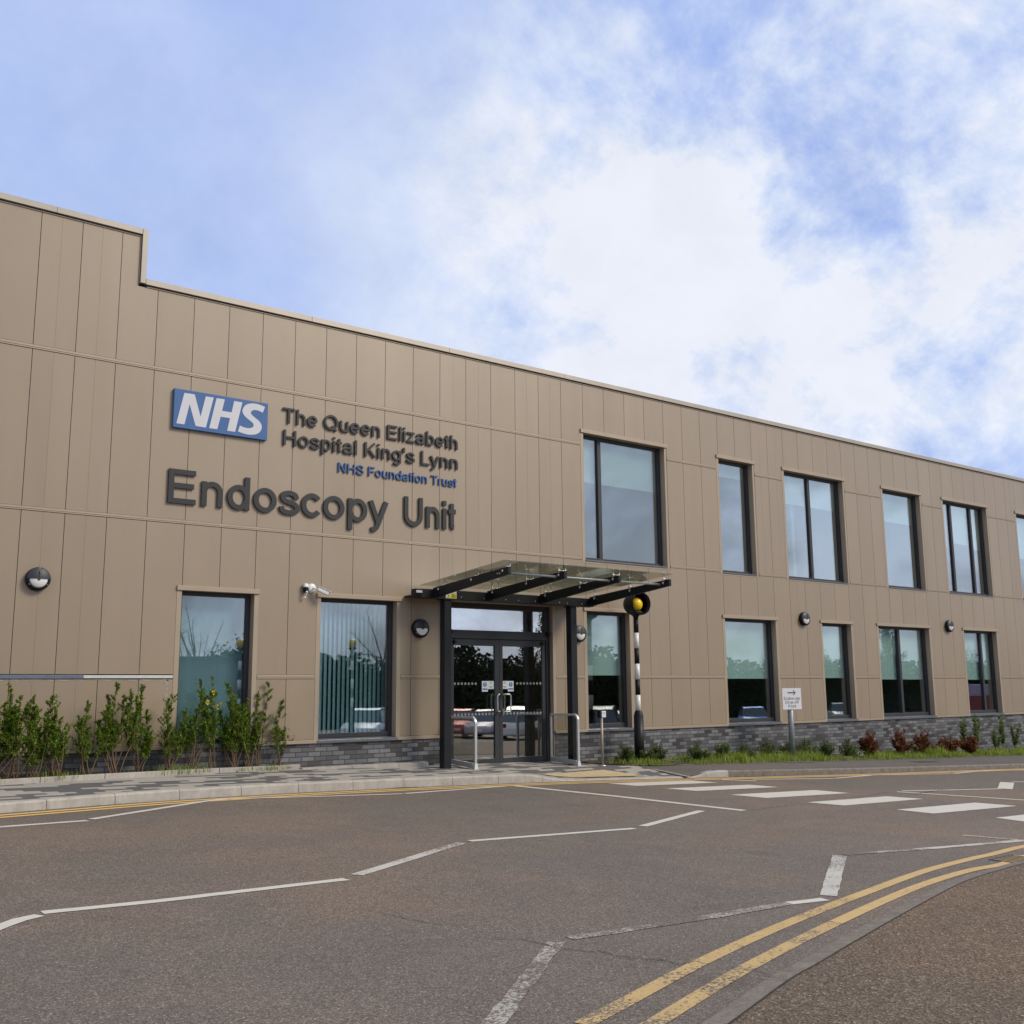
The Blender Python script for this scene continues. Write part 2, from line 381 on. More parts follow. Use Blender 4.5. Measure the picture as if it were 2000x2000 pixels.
# cladding panels
def cladding():
    mb = MB(); g = .0045
    fineT = {0, 1, 12, 13, 15, 16, 27, 28, 47, 48, -3, -2, 57, 58}
    fineB = {0, 1, 12, 13, 15, 16, 28, 29, 47, 48, -3, -2, 57, 58}
    cas = [(a-.082, b+.082, c-.064, d+.083) for a, b, c, d in openings if c > 2]
    cas += [(a-.082, b+.082, -.87, d+.075) for a, b, c, d in openings if c < 2 and c > -1.5]
    cas += [(DX0-.2, DX1+.085, -2, DZ1+.075)]
    rows = [(5.082, 6.335, fineT), (2.662, 5.008, fineT), (.262, 2.596, fineB), (-.80, .186, fineB)]
    for z0, z1, fine in rows:
        for k in range(-17, 80):
            if k == -2: continue
            ztop = z1
            a, b = KX(k), KX(k+1)
            if k == -3: b = KX(-1)
            if z0 > 5:
                if b <= XSTEP-.3: ztop = 7.155
            f = k in fine
            cuts = [(a+g, (a+b)/2-.0012), ((a+b)/2+.0012, b-g)] if f and k != -3 else [(a+g, b-g)]
            for (p, q) in cuts:
                for (x0, x1, c, d) in subtract([(p, q, z0, ztop)], cas):
                    if x1-x0 < .01 or d-c < .01: continue
                    mb.box(x0, x1, D, D+.03, c, d)
            if f:  # shallow pressed line
                for (x0, x1, c, d) in subtract([((a+b)/2-.0012, (a+b)/2+.0012, z0, ztop)], cas): mb.box(x0, x1, D+.003, D+.03, c, d)
    # the panel under the roof step carries on up to the higher coping
    mb.box(KX(2)+g, XSTEP-.09-.012, D, D+.03, 6.335, 7.155)
    return mb.build('cladding', M['clad'], hospital)
cladding()
# wall core behind the joints
mb = MB()
core = subtract([(XL, XR, -.86, 6.40)], [(a-.03, b+.03, c-.02, d+.03) for a, b, c, d in openings]); core.append((XL, XSTEP-.09, 6.40, 7.19))
for x0, x1, z0, z1 in core: mb.box(x0, x1, D+.031, D+.30, z0, z1)
mb.build('wall_core', M['gap'], hospital)
# horizontal joint bands
pieces = {}
for z0, z1 in ((5.008, 5.082), (2.596, 2.662), (.186, .262)):
    hs = [(a-.084, b+.084, -2 if c < 2 else c-.07, d+.09) for a, b, c, d in openings]
    if z0 < 1: hs.append((XL, KX(4), 0, 1))
    h = z1-z0
    for (u, w, dep) in ((.10, .36, -.009), (.44, .93, -.006)):
        for x0, x1, c, d in subtract([(XL, XR, z0+h*u, z0+h*w)], hs):
            n = max(1, int((x1-x0)/3.6)); 
            for i in range(n):
                p, q = x0+(x1-x0)*i/n, x0+(x1-x0)*(i+1)/n
                pieces.setdefault((round(p, 2), round(z0, 2)), []).append((p+.001, q-.001, D+dep, D+.03, c, d))
for bxs in pieces.values():
    mb = MB()
    for b in bxs: mb.box(*b)
    mb.build('joint_band', M['trim'], hospital, .002)
# coping
mb = MB(); x = XL
while x < XSTEP-.2:
    q = min(x+2.6, XSTEP-.088) if x+2.6 < XSTEP-.9 else XSTEP-.088
    mb.box(x+.0015, q-.0015, D-.045, D+.40, 7.19, 7.286); x = q
mb.box(XSTEP-.085, XSTEP, D-.047, D+.40, 6.383, 7.286)
x = XSTEP+.002
while x < XR:
    q = min(x+2.9, XR); mb.box(x+.0015, q-.0015, D-.045, D+.40, 6.372, 6.468); x = q
mb.build('coping', M['coping'], hospital, .004)
mb = MB()
mb.box(XL, XSTEP-.092, D-.012, D+.03, 7.158, 7.174); mb.box(XSTEP+.03, XR, D-.012, D+.03, 6.338, 6.354)
mb.box(XSTEP-.104, XSTEP-.092, D-.012, D+.03, 6.37, 7.157)
mb.build('coping_flashing', M['trim'], hospital)
# bottom cladding trim between the lower windows
mb = MB(); hs = [(a-.03, b+.03, -2, 2) for a, b, c, d in openings if c < 2]; hs[-1] = (DX0-.2, DX1+.02, -2, 2)
for x0, x1, c, d in subtract([(XL, XR, -.862, -.806)], hs): mb.cut(); mb.box(x0, x1, D-.028, D+.05, c, d)
mb.build_each('base_trim', M['trim'], hospital, .002)
# plinth of dark bricks
mb = MB(); 
for x0, x1, c, d in subtract([(XL, XR, -3.2, -.864)], [(DX0-.02, DX1+.02, -4, 0)]): mb.cut(); mb.box(x0, x1, D+.012, D+.24, c, d)
mb.build_each('brick_plinth', M['brick'], hospital)
# shell: roof, back and side walls, floors
mb = MB()
mb.box(XL, XR, D+.40, D+14, 6.2, 6.3, 0); mb.box(XL, XSTEP, D+.40, D+14, 7.0, 7.1, 0)
mb.box(XL, XL+.2, D+.3, D+14, -3, 7.1, 0); mb.box(XR-.2, XR, D+.3, D+14, -3, 6.2, 0); mb.box(XL, XR, D+14, D+14.2, -3, 7.1, 0)
mb.box(XSTEP-.3, XSTEP-.1, D+.3, D+14, 6.3, 7.0, 0)
mb.build('outer_shell', M['clad'], hospital)
mb = MB()
mb.box(XL+.2, XR-.2, D+.31, D+13.9, 1.95, 2.30, 0); mb.box(XL+.2, XR-.2, D+.31, D+13.9, -1.45, -1.40, 1) 
for yy in (D+4.4,): mb.box(XL+.2, XR-.2, yy, yy+.1, -1.4, 1.95, 0); mb.box(XL+.2, XR-.2, yy, yy+.1, 2.3, 6.2, 0)
for k in (-3, 7.2, 11.3, 17.2, 23.5, 30, 34, 40.2, 47, 54): mb.box(KX(k), KX(k)+.12, D+.31, D+4.4, -1.4, 1.95, 0); mb.box(KX(k), KX(k)+.12, D+.31, D+4.4, 2.3, 6.2, 0)
mb.build('interior', [M['interior'], M['intfloor']], hospital)

# ------------------------------------------------------------------ windows
def window(a, b, upper, mull=(), blind=(), label=None):
    x0, x1 = KX(a), KX(b); z0, z1 = (US, UT) if upper else (ZS, ZT)
    mb = MB(); y = D
    ht = .08 if upper else .072
    # flat casing, reveals, head flashing
    zc = z0-.062 if upper else -.86
    mb.box(x0-.08, x0, y-.004, y+.14, zc, z1); mb.box(x1, x1+.08 if not upper else x1+.065, y-.004, y+.14, zc, z1)
    mb.box(x0-.083, x1+.083, y-.03, y+.14, z1, z1+ht)
    if upper: mb.box(x0, x1, y-.004, y+.12, z0-.062, z0-.022)
    w = mb.build('window', M['trim'], hospital, .002)
    if label: w['label'] = label
    f = MB(); fy0, fy1 = y+.14, y+.215; fw = .062
    f.box(x0, x0+fw, fy0, fy1, z0, z1); f.box(x1-fw, x1, fy0, fy1, z0, z1)
    f.box(x0+fw, x1-fw, fy0, fy1, z1-fw, z1); f.box(x0+fw, x1-fw, fy0, fy1, z0, z0+.075)
    xs = [x0+fw]
    for m in mull: f.box(m-.048, m+.048, fy0, fy1, z0+.075, z1-fw); xs += [m-.048, m+.048]
    xs.append(x1-fw)
    attach_frame = f.build('frame', M['frame'], w, .003)
    s = MB()
    if upper: s.box(x0, x1+.004, y-.022, y+.138, z0-.02, z0+.006)
    else: s.hexa([(x0-.03, y-.035, z0-.075), (x0-.03, y-.035, z0-.03), (x0-.03, y+.138, z0-.004), (x0-.03, y+.138, z0-.075)], [(x1+.03, y-.035, z0-.075), (x1+.03, y-.035, z0-.03), (x1+.03, y+.138, z0-.004), (x1+.03, y+.138, z0-.075)])
    s.build('sill', M['sillm'], w, .002)
    for i in range(0, len(xs), 2):
        p = MB(); p.box(xs[i], xs[i+1], y+.185, y+.197, z0+.075, z1-fw); p.build('pane', M['glassU' if upper else 'glassL'], w)
        if i//2 < len(blind) and blind[i//2] is not None:
            bz = blind[i//2]; q = MB()
            if isinstance(bz, tuple):      # vertical slat blind
                n = int((xs[i+1]-xs[i])/.089); ang = bz[1]
                for k in range(n+1):
                    cx_ = xs[i]+.03+(xs[i+1]-xs[i]-.06)*k/n; aa = ang+rnd.uniform(-.06, .06); dx, dy = .042*math.cos(aa), .042*math.sin(aa)
                    q.hexa([(cx_-dx, y+.30-dy, z0+.05), (cx_-dx, y+.30-dy, z1-.05)], [(cx_+dx, y+.30+dy, z0+.05), (cx_+dx, y+.30+dy, z1-.05)])
                q.f = [f_ for f_ in q.f if len(f_) == 4]; q.m = [0]*len(q.f); q.sm = [False]*len(q.f)
                q.build('vertical_blind', M['vblind'], w, fixn=False)
            else:
                q.box(xs[i]-.01, xs[i+1]+.01, y+.262, y+.266, bz, z1-.02); q.box(xs[i]-.01, xs[i+1]+.01, y+.255, y+.273, bz-.03, bz)
                q.build('roller_blind', M['blind'], w)
    return w
window(18, 22, True, [14.836], [4.33, 4.33])
window(25, 27, True, [], [4.96])
window(29, 33, True, [22.01], [4.545, 4.545])
window(36, 39, True, [], [4.48])
window(41, 45, True, [28.69, 29.785], [4.0, 4.14, 4.04])
window(48, 52, True, [33.4], [3.96, 3.96])
window(55, 59, True, [37.6], [4.3, 4.3]); window(62, 65, True, [], [4.4])
window(4, 6, False, [], [('v', -.12)])
window(8, 10.5, False, [], [('v', .46)])
window(18, 20, False, [], [.29])
window(25, 28, False, [], [.22])
window(31, 33, False, [], [.235])
window(35, 39, False, [25.60], [.195, .195])
window(42, 45, False, [29.81], [.185, .185])
window(49, 52, False, [], [.2]); window(56, 59, False, [], [.2])

# exposed strips and torn film left of the first lower window
mb = MB(); mb.box(XL, 4.46, D-.012, D+.03, .196, .250); mb.build('exposed_rail', M['bluestrip'], hospital, .002)['label'] = 'blue grey metal rail bared between panels'
mb = MB(); mb.box(4.462, KX(4)-.09, D-.016, D+.03, .202, .245); mb.build('exposed_rail', M['whitestrip'], hospital, .002)['label'] = 'white metal rail bared between panels'
mb = MB(); x = 2.0
while x < 5.74:
    w = rnd.uniform(.04, .16); h = rnd.uniform(.003, .022)
    mb.prism_xz([(x, .185), (x+w, .185-rnd.uniform(0, .012)), (x+w, .178-h), (x+w*.5, .176-h*rnd.uniform(.3, 1.5)), (x, .178-h*.4)], D-.003, D-.001); x += w*rnd.choice([1, 1, 1.5])
z = .18
while z > -.62:
    h = rnd.uniform(.04, .10); w = rnd.uniform(.01, .05)
    mb.prism_xz([(5.70, z), (5.70-w, z-h*.4), (5.70-w*.5, z-h), (5.716, z-h), (5.716, z)], D-.003, D-.001); z -= h*rnd.choice([1, 1.3])
mb.build('torn_film', M['film'], hospital)

# ------------------------------------------------------------------ entrance doors
mb = MB(); y0, y1 = D+.10, D+.21; zb = -1.385
mb.box(DX0-.2, DX0, D-.004, D+.1, -1.0, DZ1); mb.box(DX1, DX1+.08, D-.004, D+.1, -.86, DZ1); mb.box(DX0-.2, DX1+.083, D-.028, D+.1, DZ1, DZ1+.072)
mb.box(DX1+.001, DX1+.02, D+.012, D+.1, -1.6, -.86)
mb.build('door_casing', M['trim'], hospital, .002)
mb = MB(); mb.box(DX0, DX0+.085, y0, y1, zb, DZ1); mb.box(DX1-.085, DX1, y0, y1, zb, DZ1)
mb.box(DX0+.085, DX1-.085, y0, y1, 1.505, DZ1); mb.box(DX0+.085, DX1-.085, y0, y1, .937, 1.095)
mb.box(DX0+.02, DX1-.02, y0-.02, y1, zb-.06, zb-.002)
df = mb.build('door_frame', M['frame'], hospital, .004)
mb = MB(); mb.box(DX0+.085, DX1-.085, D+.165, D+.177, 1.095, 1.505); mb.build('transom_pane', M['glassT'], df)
mb = MB(); mb.box(DX0+.087, 13.155, D+.181, D+.184, 1.096, 1.504); tf = mb.build('sky_reflection_sheet', M['pale_reflection'], df); tf['label'] = 'pale sheet painted as sky and bare branches reflected in the transom'  # added sheet: the transom's sky reflection is put into its pale colour
r = random.Random(12); mb = MB()
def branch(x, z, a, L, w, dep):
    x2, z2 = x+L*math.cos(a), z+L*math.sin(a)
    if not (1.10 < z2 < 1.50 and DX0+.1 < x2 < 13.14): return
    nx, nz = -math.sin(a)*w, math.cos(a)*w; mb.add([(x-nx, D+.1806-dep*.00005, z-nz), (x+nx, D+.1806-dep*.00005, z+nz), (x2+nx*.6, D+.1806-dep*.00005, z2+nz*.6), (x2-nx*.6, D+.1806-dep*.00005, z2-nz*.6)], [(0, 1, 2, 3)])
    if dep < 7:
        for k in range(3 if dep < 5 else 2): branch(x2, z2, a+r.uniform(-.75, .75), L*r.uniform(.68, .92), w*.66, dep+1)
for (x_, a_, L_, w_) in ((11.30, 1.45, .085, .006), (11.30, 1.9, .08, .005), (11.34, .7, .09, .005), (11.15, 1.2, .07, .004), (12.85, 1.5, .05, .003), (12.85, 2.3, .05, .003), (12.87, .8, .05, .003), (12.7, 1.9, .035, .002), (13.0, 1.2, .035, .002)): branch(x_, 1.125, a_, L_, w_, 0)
mb.build('branch_reflection', M['grtext'], df, fixn=False)  # reflected branches painted as flat grey strokes over the pale sheet
mb = MB()
for cx_ in (DX0+.06, DX1-.06): mb.cut(); mb.lathe([(0, .07), (.03, .07), (.045, .045), (.045, 0)], (cx_, y0, 1.06), 'y', 16)
mb.build_each('closer_cap', M['black'], df)
MX = 12.133
def leaf(xa, xb, side):
    st, br_, tr_ = .10, .105, .122
    mb = MB(); a, b = D+.125, D+.185; mx_in = st
    mb.box(xa, xa+(.085 if side < 0 else .078), a, b, zb, .93); mb.box(xb-(.078+.03 if side < 0 else .085), xb, a, b, zb, .93)
    g0 = xa+(.085 if side < 0 else .078); g1 = xb-(.108 if side < 0 else .085)
    mb.box(g0, g1, a, b, zb, zb+br_); mb.box(g0, g1, a, b, .93-tr_, .93)
    d = mb.build('door', M['frame'], hospital, .004); d['label'] = 'left glazed door leaf' if side < 0 else 'right glazed door leaf'
    p = MB(); p.box(g0, g1, D+.150, D+.160, zb+br_, .93-tr_); p.build('pane', M['glassD'], d)
    # manifestation dots
    q = MB()
    for zz in (.102, -.462):
        n = 12
        for i in range(n):
            cx_ = g0+.035+(g1-g0-.07)*i/(n-1)
            if zz > 0 and (cx_ > 11.66 if side < 0 else cx_ < 12.56): continue
            q.cut(); q.lathe([(0, 0), (.024, 0)], (cx_, D+.148, zz), 'y', 20, smooth=False)
    q.build_each('dot_marking', M['dot'], d)
    # fire door notice
    s = MB()
    wx0, wx1 = (11.735, 12.018) if side < 0 else (12.203, 12.487)
    bx0, bx1 = (11.735, 11.873) if side < 0 else (12.349, 12.487)
    s.box(wx0, wx1, D+.1470, D+.1485, 0.0, .150); s.box(bx0, bx1, D+.1470, D+.1485, -.048, 0.0)
    nt = s.build('notice', M['decal'], d)
    s = MB(); c = ((bx0+bx1)/2, .083)
    s.lathe([(0, 0), (.044, 0)], (c[0], D+.1462, c[1]), 'y', 28, smooth=False); s.box(bx0+.012, bx1-.012, D+.1455, D+.1465, -.014, .012)
    s.build('notice_symbol', M['decalblue'], nt) if False else None
    s2 = s; s2.build('notice_blue', M['decalblue'], d)
    s = MB(); s.prism_xz([(c[0]-.009, .116), (c[0]+.009, .116), (c[0]+.005, .066), (c[0]-.005, .066)], D+.1448, D+.1458); s.lathe([(0, 0), (.007, 0)], (c[0], D+.1450, .053), 'y', 12, smooth=False)
    s.build('notice_mark', M['decal'], d)
    s = MB(); tx = (bx1+wx1)/2 if side < 0 else (wx0+bx0)/2
    for zz, w in ((.130, .05), (.119, .06), (.108, .045), (.097, .03), (.050, .085), (.040, .09), (.030, .06), (.020, .04)):
        n = 4
        for i in range(n):
            xx = tx-w/2+w*i/n; s.box(xx, xx+w/n*.8, D+.1455, D+.1465, zz-.0025, zz+.0025)
    s.build('notice_lines', M['grtext'], d)
    # pull handle (outside) and its twin inside
    for yy0, yy1, nm in ((D+.125, D+.055, 'handle'), (D+.185, D+.255, 'handle')):
        hx = MX-.05 if side < 0 else MX+.05
        ox = hx+(-.0) ; wx = hx+(.0)
        h = MB(); r = .0135; zt, zl = -.10, -.425; q2 = .165*(1 if side > 0 else -1)
        if side < 0: hx = MX-.045; q2 = -.055 if yy1 < D+.1 else -.16
        path = []
        def corner(c0, u, v, n=5):
            for i in range(n+1):
                a = PI/2*i/n; path.append(Vector(c0)+Vector(u)*math.cos(a)+Vector(v)*math.sin(a))
        # off-set D pull: leaves the stile, runs sideways, drops, comes back
        ex = hx+q2
        path.append(Vector((hx, yy0, zt))); path.append(Vector((hx, (yy0+yy1)/2, zt)))
        if abs(q2) > .01:
            path.append(Vector((hx, yy1, zt)))
            sg = 1 if q2 > 0 else -1
            corner((ex-sg*.045, yy1, zt-.045), (0, 0, .045), (sg*.045, 0, 0)); corner((ex-sg*.045, yy1, zl+.045), (sg*.045, 0, 0), (0, 0, -.045))
            path.append(Vector((hx, yy1, zl)))
        else:
            path.append(Vector((hx, yy1+.02, zt))); path.append(Vector((hx, yy1, zt-.02))); path.append(Vector((hx, yy1, zl+.02))); path.append(Vector((hx, yy1+.02, zl)))
        path.append(Vector((hx, (yy0+yy1)/2, zl))); path.append(Vector((hx, yy0, zl)))
        h.tube(path, r, 10); h.build('handle', M['steel'], d)
    # top hinge cover
    s = MB(); hx = xa+.09 if side < 0 else xb-.09
    s.lathe([(0, .05), (.028, .05), (.036, .03), (.036, 0)], (hx, a, .875), 'y', 16); s.build('hinge_cover', M['black'], d)
    if side < 0:
        s = MB(); s.box(MX-.062, MX-.034, D+.117, D+.125, -.32, -.25); s.build('lock_plate', M['steel'], d)
    return d
leaf(DX0+.088, MX-.002, -1); leaf(MX+.002, DX1-.088, 1)

# ------------------------------------------------------------------ lettering: stroke alphabet (cap height 1)
def arc(cx, cy, rx, ry, a0, a1, n=None):
    n = n or max(6, int(abs(a1-a0)/11)); return [(cx+rx*math.cos(math.radians(a0+(a1-a0)*i/n)), cy+ry*math.sin(math.radians(a0+(a1-a0)*i/n))) for i in range(n+1)]
def spl(pts, n=5):
    P = [pts[0]]+list(pts)+[pts[-1]]; out = []
    for i in range(1, len(P)-2):
        p0, p1, p2, p3 = P[i-1], P[i], P[i+1], P[i+2]
        for j in range(n):
            t_ = j/n; out.append(tuple(.5*((2*p1[k])+(-p0[k]+p2[k])*t_+(2*p0[k]-5*p1[k]+4*p2[k]-p3[k])*t_*t_+(-p0[k]+3*p1[k]-3*p2[k]+p3[k])*t_**3) for k in (0, 1)))
    out.append(tuple(pts[-1])); return out
def glyphs(w):
    h = w/2; xh = .735; o = .012; T = 1-h; X = xh-h; ob = h-o; ot = xh+o-h
    cy = (ob+ot)/2; ry = (ot-ob)/2
    g = {}
    L = .16; R = .614; A = ((L+R)/2, ot-.25)
    g['n'] = (.774, [[(L, 0), (L, xh)], [(L, .38)]+arc(A[0], A[1], (R-L)/2, .25, 180, 0)+[(R, 0)]])
    g['h'] = (.774, [[(L, 0), (L, 1)], [(L, .38)]+arc(A[0], A[1], (R-L)/2, .25, 180, 0)+[(R, 0)]])
    g['u'] = (.774, [[(R, 0), (R, xh)], [(R, .36)]+arc(A[0], ob+.25, (R-L)/2, .25, 0, -180)+[(L, xh)]])
    g['r'] = (.464, [[(L, 0), (L, xh)], [(L, .38)]+arc(.40, ot-.25, .24, .25, 180, 96)+[(.43, ot)]])
    g['o'] = (.774, [arc(.387, cy, .272, ry, 0, 360, 36)])
    g['e'] = (.774, [arc(.387, cy, .268, ry, 0, 318, 32), [(.12, cy), (.387+.268+.02, cy)]])
    g['c'] = (.70, [arc(.375, cy, .262, ry, 38, 322, 30)])
    g['d'] = (.774, [[(.62, 0), (.62, 1)], arc(.37, cy, .25, ry, 0, 360, 34)])
    g['b'] = (.774, [[(.155, 0), (.155, 1)], arc(.405, cy, .25, ry, 0, 360, 34)])
    g['p'] = (.774, [[(.155, -.285), (.155, xh)], arc(.405, cy, .25, ry, 0, 360, 34)])
    g['g'] = (.774, [[(.62, xh), (.62, -.05)]+arc(.385, -.05, .235, .17, 0, -155), arc(.37, cy+.02, .25, ry-.02, 0, 360, 34)])
    g['s'] = (.696, [spl([(.575, .50), (.53, .62), (.35, ot), (.17, .62), (.15, .51), (.22, .43), (.36, .385), (.52, .33), (.595, .24), (.575, .12), (.36, ob), (.16, .11), (.115, .24)])])
    g['S'] = (.92, [spl([(.76, .70), (.70, .86), (.46, T+.012), (.22, .87), (.18, .73), (.26, .60), (.46, .53), (.70, .44), (.79, .28), (.72, .12), (.47, h-.012), (.21, .13), (.13, .32)])])
    g['a'] = (.774, [spl([(.155, .50), (.20, .62), (.37, ot), (.53, .63), (.575, .52)])[:-1]+[(.575, .50), (.575, .15)]+[(.60, .07), (.69, .055)], spl([(.575, .43), (.36, .385), (.19, .33), (.125, .21), (.18, .09), (.31, ob), (.46, .09), (.575, .22)])])
    g['t'] = (.40, [[(.20, .93), (.20, .16)]+arc(.31, .16, .11, .16-h+.0, 180, 262), [(.03, xh-h), (.375, xh-h)]])
    g['i'] = (.309, [[(.155, 0), (.155, xh)], [(.155, 1-w*.98), (.155, 1)]])
    g['l'] = (.309, [[(.155, 0), (.155, 1)]])
    g['f'] = (.40, [[(.20, 0), (.20, .84)]+arc(.31, .84, .11, T-.84, 180, 96), [(.03, xh-h), (.375, xh-h)]])
    g['z'] = (.70, [[(.07, X), (.63, X)], [(.57, X), (.12, h)], [(.05, h), (.65, h)]])
    g['y'] = (.70, [[(.075, xh), (.345, .03)], [(.62, xh), (.345, .0), (.29, -.13)]+[(.22, -.20), (.10, -.21)]])
    g['E'] = (.93, [[(.175, 0), (.175, 1)], [(.175, T), (.84, T)], [(.175, .525), (.80, .525)], [(.175, h), (.86, h)]])
    g['F'] = (.84, [[(.175, 0), (.175, 1)], [(.175, T), (.80, T)], [(.175, .51), (.74, .51)]])
    g['L'] = (.774, [[(.175, 0), (.175, 1)], [(.175, h), (.73, h)]])
    g['T'] = (.85, [[(.425, 0), (.425, T)], [(.03, T), (.82, T)]])
    g['H'] = (1.0, [[(.175, 0), (.175, 1)], [(.83, 0), (.83, 1)], [(.175, .53), (.83, .53)]])
    g['N'] = (1.0, [[(.175, 0), (.175, 1)], [(.83, 0), (.83, 1)], [(.20, .95), (.805, .05)]])
    g['U'] = (1.0, [[(.17, 1), (.17, .36)]+arc(.5, .36, .33, .36-h+.012, 180, 360)+[(.83, 1)]])
    g['K'] = (.93, [[(.175, 0), (.175, 1)], [(.20, .34), (.80, .985)], [(.385, .54), (.83, .02)]])
    g['Q'] = (1.08, [arc(.54, .5, .42, .5-h+.012, 0, 360, 44), [(.58, .25), (.93, -.03)]])
    g['D'] = (1.0, [[(.175, 0), (.175, 1)], [(.175, T), (.47, T)]+arc(.47, .5, .37, .5-h, 90, -90)+[(.175, h)]])
    g['P'] = (.90, [[(.175, 0), (.175, 1)], [(.175, T), (.55, T)]+arc(.55, T-.24, .24, .24, 90, -90)+[(.175, T-.48)]])
    g['-'] = (.464, [[(.06, .33), (.40, .33)]])
    g["'"] = (.266, [[(.133, .66), (.133, 1)]])
    g[' '] = (.36, [])
    return g
def stroke_poly(path, w):
    n = len(path); Lf, Rt = [], []; closed = math.dist(path[0], path[-1]) < 1e-6
    for i in range(n):
        a = path[i-1] if i > 0 else (path[-2] if closed else path[0]); b = path[i]; c = path[i+1] if i < n-1 else (path[1] if closed else path[-1])
        d1 = (b[0]-a[0], b[1]-a[1]); d2 = (c[0]-b[0], c[1]-b[1])
        l1 = math.hypot(*d1) or 1e-9; l2 = math.hypot(*d2) or 1e-9
        if l1 < 1e-6: d1, l1 = d2, l2
        if l2 < 1e-6: d2, l2 = d1, l1
        n1 = (-d1[1]/l1, d1[0]/l1); n2 = (-d2[1]/l2, d2[0]/l2); m = (n1[0]+n2[0], n1[1]+n2[1]); q = m[0]*n1[0]+m[1]*n1[1]
        k = 1/max(q, .5); Lf.append((b[0]+m[0]*k*w/2, b[1]+m[1]*k*w/2)); Rt.append((b[0]-m[0]*k*w/2, b[1]-m[1]*k*w/2))
    return Lf, Rt
def lettering(text, x0, x1, zb_, cap, yf, depth, w=.135, mb=None, bold=None, sx=None, centre=False):
    g = glyphs(w); mb = mb or MB(); adv = 0; first = True
    total = 0
    for ch in text: total += g[ch][0]
    lsb = min(p[0] for s_ in g[text[0]][1] for p in s_)-w/2
    last = g[text[-1]]; rsb = last[0]-max(p[0] for s_ in last[1] for p in s_)-w/2
    sc = (x1-x0)/(total-lsb-rsb) if sx is None else sx
    if centre: x0 = (x0+x1)/2-(total-lsb-rsb)*sc/2
    cur = x0-lsb*sc; kk = 0
    for ch in text:
        ad, strokes = g[ch]; mb.cut()
        for s_ in strokes:
            Lf, Rt = stroke_poly(s_, w); kk += 1; yy = yf+.0005*(kk % 7)
            q = lambda p, y_: (cur+p[0]*sc, y_, zb_+p[1]*cap)
            n = len(Lf); vs = [q(p, yy) for p in Lf]+[q(p, yy) for p in Rt]+[q(p, yf+depth) for p in Lf]+[q(p, yf+depth) for p in Rt]
            fs = []
            for i in range(n-1):
                fs += [(i, i+1, n+i+1, n+i), (2*n+i, 3*n+i, 3*n+i+1, 2*n+i+1), (i, 2*n+i, 2*n+i+1, i+1), (n+i, n+i+1, 3*n+i+1, 3*n+i)]
            fs += [(0, n, 3*n, 2*n), (n-1, 3*n-1, 4*n-1, 2*n-1)]
            mb.add(vs, fs)
        cur += ad*sc
    return mb
YF = D-.042
o = thing('unit_lettering', (8.3, D, 2.9), 'large dark grey raised letters reading Endoscopy Unit on the cladding', 'lettering')
lettering('Endoscopy', 5.565, 9.55, 2.915, .545, YF, .028, .15).build_each('letter', M['letter'], o)
lettering('Unit', 9.885, 11.05, 2.935, .535, YF, .028, .168).build_each('letter', M['letter'], o)
o = thing('hospital_name_lettering', (9.3, D, 4.08), "two lines of raised dark letters naming the Queen Elizabeth Hospital King's Lynn", 'lettering')
lettering('The Queen Elizabeth', 7.445, 11.055, 4.485, .265, YF, .028, .138).build_each('letter', M['letter'], o)
lettering("Hospital King's Lynn", 7.485, 11.06, 4.10, .265, YF, .028, .138).build_each('letter', M['letter'], o)
o = thing('trust_lettering', (9.8, D, 3.76), 'small blue raised letters reading NHS Foundation Trust', 'lettering')
lettering('NHS Foundation Trust', 8.536, 11.05, 3.758, .172, YF+.01, .03, .13).build_each('letter', M['lblue'], o)
o = thing('logo_sign', (6.38, D, 4.12), 'rectangular blue sign panel with slanted white NHS letters', 'sign')
mb = MB(); mb.box(5.583, 7.175, D-.06, D-.004, 4.124, 4.759); mb.build('panel', M['nhsblue'], o, .004)
NN = [(5.741,6.25),(5.91,6.253),(6.021,5.901),(6.094,6.25),(6.226,6.253),(6.116,5.735),(5.947,5.736),(5.834,6.079),(5.764,5.735),(5.634,5.735)]
HH = [(6.275,6.25),(6.414,6.252),(6.375,6.053),(6.539,6.053),(6.576,6.251),(6.718,6.252),(6.612,5.736),(6.474,5.735),(6.515,5.952),(6.354,5.952),(6.308,5.736),(6.172,5.735)]
SS = [[(7.118,6.236),(7.082,6.134)], [(7.082,6.134),(6.986,6.157),(6.915,6.152),(6.872,6.110),(6.886,6.069),(6.949,6.025),(7.030,5.971),(7.072,5.897),(7.054,5.815),(6.99,5.755),(6.898,5.728),(6.79,5.725),(6.658,5.750)], [(6.658,5.750),(6.69,5.853)], [(6.69,5.853),(6.772,5.832),(6.848,5.832),(6.908,5.855),(6.928,5.893),(6.908,5.933),(6.848,5.972),(6.770,6.025),(6.727,6.085),(6.733,6.150),(6.775,6.213),(6.849,6.252),(6.941,6.266),(7.034,6.258),(7.118,6.236)]]
sp = []
for seg in SS: sp += (spl(seg, 4) if len(seg) > 2 else seg)[:-1]
for poly in (NN, HH, sp):
    mb = MB(); mb.prism_xz([(a, b-1.55+.004) for a, b in poly], D-.0625, D-.0602)
    mb.build('letter', M['signw'], o)

